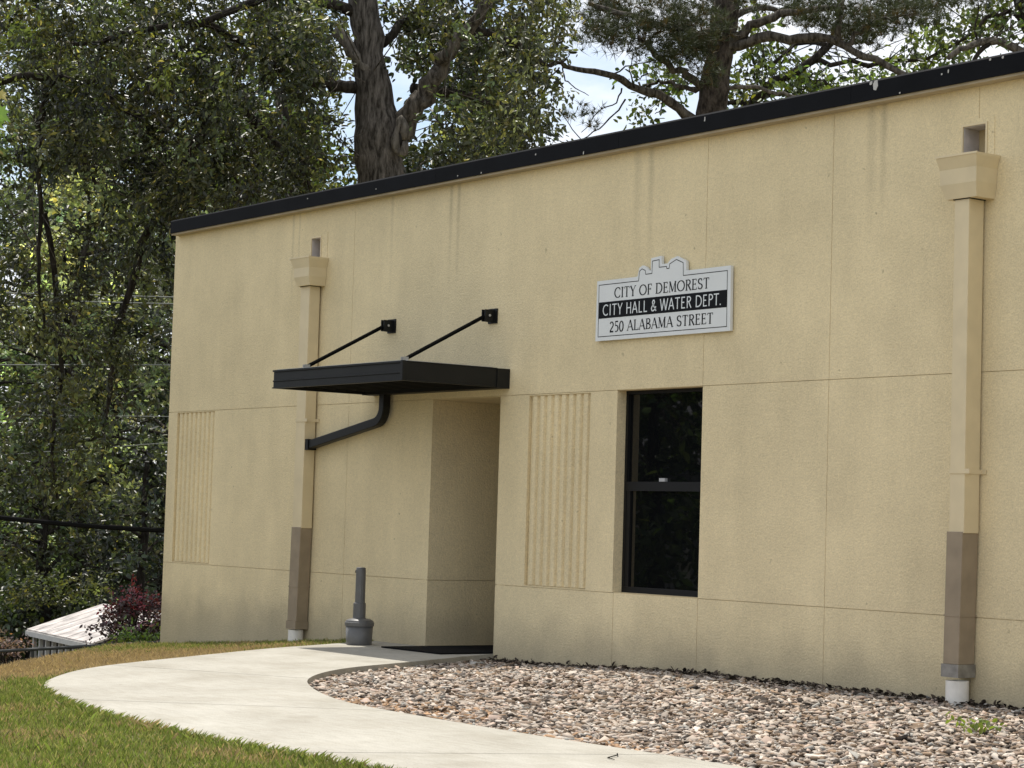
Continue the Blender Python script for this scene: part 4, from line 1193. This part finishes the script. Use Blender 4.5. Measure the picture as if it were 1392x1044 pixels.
# --- the wood on the slope at the left
wood = [
    # px, base py, depth, top py, radius m, colour, label
    (112, 855, 55, 235, 2.6, (.185, .235, .095), 'pale green tree with painted-in sunlight below the oak, left of the roof corner'),  # sunlight painted into the leaf colour
    (-60, 850, 58, 120, 3.4, (.050, .075, .026), 'leafy tree at the far left edge of the wood'),
    (28, 862, 64, 250, 3.2, (.088, .125, .055), 'blue green tree above the pink bush at the left edge'),  # leaf colour raised to imitate a sunlit crown
    (95, 850, 72, 100, 3.8, (.045, .068, .028), 'tall far tree behind the slim straight tree'),
    (160, 845, 62, 330, 2.9, (.035, .052, .022), 'dark rounded tree behind the shed'),
    (215, 850, 55, 250, 2.6, (.085, .108, .058), 'grey green tree touching the left end of the building'),
    (262, 850, 66, 60, 3.6, (.045, .066, .026), 'tall dark tree half hidden by the building corner'),
    (10, 850, 84, -20, 4.4, (.085, .120, .052), 'tallest pale tree far back at the left edge'),  # paler leaf colour stands in for sun on this tree
    (130, 850, 88, 30, 4.6, (.052, .078, .030), 'tall tree furthest back behind the leaning trunk'),
    (330, 850, 74, -60, 4.4, (.050, .072, .026), 'tall tree behind the roof corner at the left'),
    (60, 850, 96, 40, 5.0, (.046, .066, .030), 'wide far tree between the hanging boughs of the oak'),
    (185, 850, 98, 150, 4.8, (.042, .060, .030), 'wide far tree behind the grey green one by the building'),
    (-25, 850, 72, 420, 3.4, (.044, .062, .026), 'rounded middle distance tree cut off by the left edge'),
    (60, 870, 52, 560, 2.0, (.036, .052, .018), 'low dark tree left of the shed roof'),
    (185, 860, 51, 610, 1.7, (.026, .038, .018), 'low dark cedar directly above the purple shrub'),
]
for px, by2, d, ty, rad, col, lab in wood:
    b_ = A(px, by2, d); b_[2] = float(terr(b_[0], b_[1])) - .1
    tpt = A(px, ty, d); H = tpt[2] - b_[2]
    t = thing('forest_tree', lab, 'tree', tuple(b_), 'trees of the wood')
    bend = RNG.normal(0, .4, 3)
    o, p = limb('trunk', [b_, b_ + np.array([bend[0] * .4, bend[1] * .4, H * .35]), b_ + np.array([bend[0], bend[1], H * .7]), b_ + np.array([bend[0] * .6, bend[1] * .5, H * .97])], .10 + .012 * H, .05, M['darkbark'], t, .06)
    LL = [p]; cls = []
    nb = int(9 + H * 1.3)
    low = .16 if H < 9 else .13
    for i in range(nb):
        f = low + (1 - low) * (i + RNG.random()) / nb
        a = np.array(p[min(len(p) - 1, int(f * (len(p) - 1)))]); a[2] = b_[2] + H * f
        prof_ = math.sin(math.pi * min(1, max(0.05, (f - low + .12) / (1.12 - low)))) ** .7
        ang = RNG.uniform(0, 2 * np.pi); L = rad * prof_ * RNG.uniform(.55, 1.1)
        e_ = a + np.array([math.cos(ang) * L, math.sin(ang) * L, RNG.uniform(-.1, .5) * L])
        _, q = limb('limb', [a, (a + e_) / 2 + np.array([0, 0, .1 * L]), e_], .035 + .006 * H * .4, .012, M['darkbark'], t, .05, 2, 5); LL.append(q)
        for k in range(5):
            g_ = RNG.uniform(.25, 1.05)
            cls.append((a + (e_ - a) * g_ + RNG.normal(0, .3 * rad * .35, 3), RNG.uniform(.45, .95) * (rad / 3.4) ** .6))
    crown(t, cls, 150 if d < 70 else 125, .16 if d < 60 else .20, np.array(col) * np.array([1.45, 1.28, 1.65]), M['leaf'], LL, droop=.4, var=.35, flat=1.0, cvar=.42)

# low growth on the floor of the wood
und = clump_field([(60, 850, 120, 30), (170, 830, 70, 30), (40, 800, 60, 30)], 40, 50, 58, .35, .7)
uo = leaf_mesh('undergrowth', np.concatenate([np.array(c)[None] + RNG.normal(0, r * .5, (80, 3)) for c, r in und]), RNG.uniform(.10, .22, 80 * len(und)), leaf_cols(80 * len(und), (.045, .062, .020), .4), M['leaf'])
tag(obj('undergrowth', uo, None, kind='stuff'), 'dark leafy undergrowth on the floor of the wood', 'undergrowth')
mead = [(38, 796, 47), (58, 806, 47), (112, 800, 47), (145, 806, 47), (80, 812, 47), (30, 812, 47)]  # pale leaves added in place of sunlit patches of ground
mc = [(A(x + RNG.normal(0, 10), y + RNG.normal(0, 5), d), .4) for x, y, d in mead for _ in range(3)]
lit = thing('leafage', 'pale yellow green bramble standing in for sunlit ground behind the shed roof', 'bush', tuple(A(80, 830, 46)))
crown(lit, mc, 320, .10, (.075, .085, .034), M['leaf'], None, name='foliage', droop=.2)
# ------------------------------------------------------------------ shrubs
sh_b = A(178, 888, 33); sh_b[2] = float(terr(sh_b[0], sh_b[1]))
ps = thing('purple_shrub', 'purple leaved shrub with red shoots beside the end of the building', 'shrub', tuple(sh_b))
scl = clump_field([(165, 855, 32, 24), (195, 850, 30, 26), (180, 832, 34, 16), (205, 835, 20, 18), (160, 838, 22, 14), (195, 870, 26, 12)], 300, 32.3, 33.7, .12, .24)
crown(ps, scl, 900, .062, (.075, .042, .045), M['petal'], None, name='foliage', droop=.1, var=.45, extra=(.30, .24, .25))
rcl = clump_field([(182, 815, 8, 14), (198, 822, 18, 8), (165, 822, 10, 8), (210, 820, 8, 8), (185, 806, 5, 8), (150, 830, 6, 6)], 900, 32.6, 33.4, .07, .13)
crown(ps, rcl, 1500, .06, (.13, .024, .036), M['petal'], None, name='red_shoots', droop=-.2, var=.35)
stm = MB()
for c, r in scl[::2] + rcl[::3]:
    c = np.array(c); g0 = sh_b + RNG.normal(0, .15, 3) * np.array([1, 1, 0]); stm.tube([g0, (g0 + c) / 2 + RNG.normal(0, .05, 3), c], [.016, .010, .005], 5)
obj('stems', stm, M['darkbark'], ps)['kind'] = 'stuff'
gb = A(192, 884, 31.4); gb[2] = float(terr(gb[0], gb[1]))
gw = thing('green_weeds', 'bright green leafy weeds at the foot of the purple shrub', 'weeds', tuple(gb))
gcl2 = clump_field([(190, 866, 20, 10), (205, 872, 10, 6), (172, 874, 10, 6)], 900, 31.2, 31.7, .08, .14)
crown(gw, gcl2, 1500, .07, (.11, .17, .035), M['leaf'], None, name='foliage', droop=.1)
stm = MB()
for c, r in gcl2:
    c = np.array(c); g0 = np.array([c[0], c[1], float(terr(c[0], c[1])) - .02]); stm.tube([g0, c], .006, 4)
obj('stems', stm, M['limbbark'], gw)['kind'] = 'stuff'
pb = A(8, 893, 34); pb[2] = float(terr(pb[0], pb[1]))
pk_ = thing('pink_bush', 'faded pink flowering bush behind the rail at the left edge', 'bush', tuple(pb))
pcl = clump_field([(8, 882, 26, 9), (20, 876, 12, 7), (-15, 880, 22, 12)], 700, 33.7, 34.4, .10, .18)
crown(pk_, pcl, 900, .06, (.26, .17, .14), M['petal'], None, name='foliage', droop=.0, var=.4)
stm = MB()
for c, r in pcl:
    c = np.array(c); g0 = pb + RNG.normal(0, .25, 3) * np.array([1, 1, 0]); stm.tube([g0, c], .008, 4)
obj('stems', stm, M['darkbark'], pk_)['kind'] = 'stuff'

# ------------------------------------------------------------------ shed, rail, wires
a0 = A(36, 857, 44)
ux = np.array([math.cos(math.radians(-9)), math.sin(math.radians(-9)), 0]); uy = np.array([-ux[1], ux[0], 0]); uz = np.array([0, 0, 1.0])
Lr, Wr, Hr = 4.6, 1.55, .52
zg = float(terr(a0[0], a0[1]))
shd = thing('shed', 'low open shed with weathered white metal roof down the slope', 'shed', (a0[0], a0[1], zg))
P_ = lambda s, w_, h: a0 + ux * s + uy * w_ + uz * h
for i in range(8):
    s0, s1 = Lr * i / 8 + .004, Lr * (i + 1) / 8 - .004
    for side in (0, 1):
        w0, w1, h0, h1 = (0, Wr - .005, 0, Hr) if side == 0 else (Wr + .005, 2 * Wr, Hr, 0)
        mb = MB(); lo = [P_(s0, w0, h0), P_(s1, w0, h0), P_(s1, w1, h1), P_(s0, w1, h1)]
        mb.loft([[p for p in lo], [p + uz * .03 for p in lo]])
        mb.tube([P_(s1 - .004, w0, h0 + .03), P_(s1 - .004, w1, h1 + .03)], .008, 4)
        obj('roof_panel', mb, M['shedroof'], shd)
obj('fascia_board', MB().loft([[P_(-.02, -.02, -.10), P_(Lr, -.02, -.10), P_(Lr, .03, -.10), P_(-.02, .03, -.10)], [P_(-.02, -.02, -.003), P_(Lr, -.02, -.003), P_(Lr, .03, -.003), P_(-.02, .03, -.003)]]), M['shedwhite'], shd)
for i in range(9):
    s = .10 + i * .47
    lo = [P_(s, .10, 0), P_(s + (.07 if i else .09), .10, 0), P_(s + .08, .17, 0), P_(s, .17, 0)]
    obj('post', MB().loft([[np.array([p[0], p[1], zg - .6]) for p in lo], [p - uz * .102 for p in lo]]), M['shedwhite'], shd)
lo = [P_(.12, .30, 0), P_(Lr - .1, .30, 0), P_(Lr - .1, .34, 0), P_(.12, .34, 0)]
obj('wall', MB().loft([[np.array([p[0], p[1], zg - .6]) for p in lo], [p - uz * .005 for p in lo]]), M['sheddark'], shd)
lo = [P_(Lr - .1, .1, 0), P_(Lr - .06, .1, 0), P_(Lr - .06, 2 * Wr - .1, 0), P_(Lr - .1, 2 * Wr - .1, 0)]
obj('end_board', MB().loft([[np.array([p[0], p[1], zg - .6]) for p in lo], [p - uz * .05 for p in lo]]), M['sheddark'], shd)
lo = [P_(.12, 2 * Wr - .14, 0), P_(Lr - .1, 2 * Wr - .14, 0), P_(Lr - .1, 2 * Wr - .1, 0), P_(.12, 2 * Wr - .1, 0)]
obj('wall', MB().loft([[np.array([p[0], p[1], zg - .6]) for p in lo], [p - uz * .05 for p in lo]]), M['sheddark'], shd)

r0_, r1_ = A(-60, 888.5, 29.5), A(230, 872.5, 29.5)
rl = thing('pipe_rail', 'thin dark pipe rail along the brow of the slope at the left', 'railing', tuple(r0_))
obj('rail', MB().tube([r0_ + (r1_ - r0_) * k / 8 for k in range(9)], .024, 8), M['rail'], rl)
for f in (.02, .36, .70):
    p = r0_ + (r1_ - r0_) * f
    obj('post', MB().tube([(p[0], p[1], float(terr(p[0], p[1])) - .15), (p[0], p[1], p[2] - .02)], .02, 6), M['rail'], rl)


def wire(label, pts, r, mat, sag=.0):
    a, b = pts; n_ = 14; P = []
    for i in range(n_ + 1):
        f = i / n_; p = a + (b - a) * f; p = p - np.array([0, 0, 1]) * sag * 4 * f * (1 - f); P.append(p)
    o = obj('utility_wire', MB().tube(P, r, 6), M[mat])
    return tag(o, label, 'wire', 'overhead wires')


def ext(a, b, k0, k1): return (a + (b - a) * k0, a + (b - a) * k1)
wire('thick black cable sagging across the wood, lowest of the wires', ext(A(0, 696, 31), A(221, 713, 31), -.6, 1.7), .034, 'cable', .10)
wire('highest pale wire meeting the building corner just below the roof', ext(A(150, 356, 47), A(236, 360, 47), -.2, 3), .013, 'wire')
wire('upper wire of the pale pair at mid wall height', ext(A(0, 398, 46), A(235, 404, 46), -.5, 1.8), .014, 'wire')
wire('lower wire of the pale pair at mid wall height', ext(A(0, 407, 46.5), A(228, 413, 46.5), -.5, 1.8), .013, 'wire')
wire('single pale wire below the pale pair', ext(A(90, 496, 46), A(232, 496, 46), -1.3, 2), .011, 'wire')
wire('faint wire in front of the dark trees, second from the bottom', ext(A(110, 565, 47), A(200, 566, 47), -1.6, 2.6), .008, 'wire')
wire('faint slanting wire just above the thick black cable', ext(A(105, 611, 47), A(200, 604, 47), -1.6, 2.6), .008, 'wire')

# ------------------------------------------------------------------ young maple just left of the view, its leaf tips reaching in
mt = thing('young_maple', 'young maple reaching in at the left edge with yellow and green leaves', 'tree', (10.9, -10.35, float(terr(10.9, -10.35))))
base_m = np.array([10.9, -10.35, float(terr(10.9, -10.35)) - .05])
tipm = A(-12, 128, 8.1)
o, p = limb('trunk', [base_m, base_m + np.array([.03, .02, 1.2]), base_m + np.array([-.04, .05, 2.4]), base_m + np.array([.02, .1, 3.4])], .035, .012, M['limbbark'], mt, .01, 3, 8)
o, q = limb('limb', [np.array(p[6]), (np.array(p[6]) + tipm) / 2 + np.array([0, 0, .12]), tipm], .012, .004, M['limbbark'], mt, .01, 3, 6)
LOBE = [(0, 0), (-.18, .04), (-.48, -.06), (-.36, .16), (-.62, .34), (-.36, .40), (-.40, .62), (-.18, .56), (0, 1.0), (.18, .56), (.40, .62), (.36, .40), (.62, .34), (.36, .16), (.48, -.06), (.18, .04)]


def maple_leaf(c, d, s, size, col):
    d = nrm(np.array(d, float)); s = np.array(s, float); s = nrm(s - d * np.dot(s, d)); nn = np.cross(s, d)
    v = [c + size * (a * s + b * d + (abs(a) * .25 - b * b * .15) * nn) for a, b in LOBE]
    me = bpy.data.meshes.new('leaf'); me.from_pydata([tuple(x) for x in v] + [tuple(c + size * .42 * d)], [], [(i, (i + 1) % 16, 16) for i in range(16)])
    at_ = me.color_attributes.new('Col', 'FLOAT_COLOR', 'POINT')
    at_.data.foreach_set('color', np.tile(np.array(list(col) + [1], np.float32), 17))
    me.materials.append(M['leaf'])
    obj('leaf', me, None, mt)


maple_leaf(A(-2, 124, 8.1), CR * .6 - CU * .8, CU * .5 + CR * .5 + CF * .6, .050, (.36, .31, .10))
maple_leaf(A(-6, 152, 8.1), CR * .75 - CU * .45, CU * .8 + CR * .4 - CF * .4, .070, (.13, .22, .07))
maple_leaf(A(-10, 166, 8.1), CR * .5 - CU * .8, CR * .8 + CU * .5, .06, (.18, .28, .03))
for _ in range(60):
    f = RNG.random(); c = np.array(q[int(f * (len(q) - 1))]) - CR * RNG.uniform(.06, .5) + RNG.normal(0, .15, 3) + np.array([0, 0, .0])
    if np.dot(c - A(-60, 150, 8.1), CR) > 0: continue
    maple_leaf(c, RNG.normal(size=3) + np.array([0, 0, -.6]), RNG.normal(size=3), RNG.uniform(.05, .09), np.array([.10, .17, .04]) * RNG.uniform(.6, 1.4))

# ------------------------------------------------------------------ what the window mirrors: a house and trees across the way
hb = thing('house', 'grey house with white porch rail, mirrored in the dark window', 'house', (-16, -17, 0))
hx, hy = -17.0, -20.0
zh = float(terr(hx, hy)) - .3
def hbox(nm, x0, x1, y0, y1, z0, z1, mat, par=hb): return obj(nm, MB().box(x0, x1, y0, y1, z0, z1), M[mat], par)
hbox('wall', hx - 5, hx + 5, hy - 3, hy + 3, zh - 2, 2.6, 'siding')
for i in range(16): hbox('siding_board', hx - 5.02, hx + 5.02, hy + 3.0, hy + 3.03, .0 + i * .16, .0 + i * .16 + .145, 'siding')
mb = MB(); mb.loft([[(hx - 5.4, hy - 3.4, 2.6), (hx - 5.4, hy + 3.4, 2.6), (hx - 5.4, hy, 4.6)], [(hx + 5.4, hy - 3.4, 2.6), (hx + 5.4, hy + 3.4, 2.6), (hx + 5.4, hy, 4.6)]])
obj('roof', mb, M['shingle'], hb)
for i in range(7): hbox('porch_post', hx - 4.8 + i * 1.6, hx - 4.66 + i * 1.6, hy + 4.9, hy + 5.04, -1.5, 2.2, 'shedwhite')
hbox('porch_rail', hx - 4.9, hx + 5, hy + 4.92, hy + 5.0, .55, .65, 'shedwhite')
hbox('porch_roof', hx - 5.2, hx + 5.2, hy + 3.04, hy + 5.3, 2.2, 2.35, 'shingle')
for i in range(4):
    hbox('window', hx - 4 + i * 2.4, hx - 3 + i * 2.4, hy + 3.031, hy + 3.06, .5, 1.9, 'glass')
for (tx_, ty_, hh, lab) in [(-10.5, -11.5, 8.5, 'shade tree before the house, mirrored in the upper window pane'), (-15.5, -13.6, 9.5, 'second shade tree nearer the mirrored house'), (-24, -16.0, 11, 'tall tree beside the mirrored house')]:
    zt = float(terr(tx_, ty_))
    t = thing('shade_tree', lab, 'tree', (tx_, ty_, zt), 'trees across the way')
    b_ = np.array([tx_, ty_, zt - .1])
    o, p = limb('trunk', [b_, b_ + np.array([.1, 0, hh * .4]), b_ + np.array([0, .2, hh * .85])], .22, .06, M['darkbark'], t, .05)
    cls = []
    for _ in range(90):
        d_ = nrm(RNG.normal(size=3)) * RNG.random() ** .4 * np.array([2.6, 2.6, hh * .36]); cls.append((b_ + np.array([0, 0, hh * .64]) + d_, RNG.uniform(.5, .9)))
    crown(t, cls, 90, .24, (.05, .075, .024), M['leaf'], [p], droop=.5)
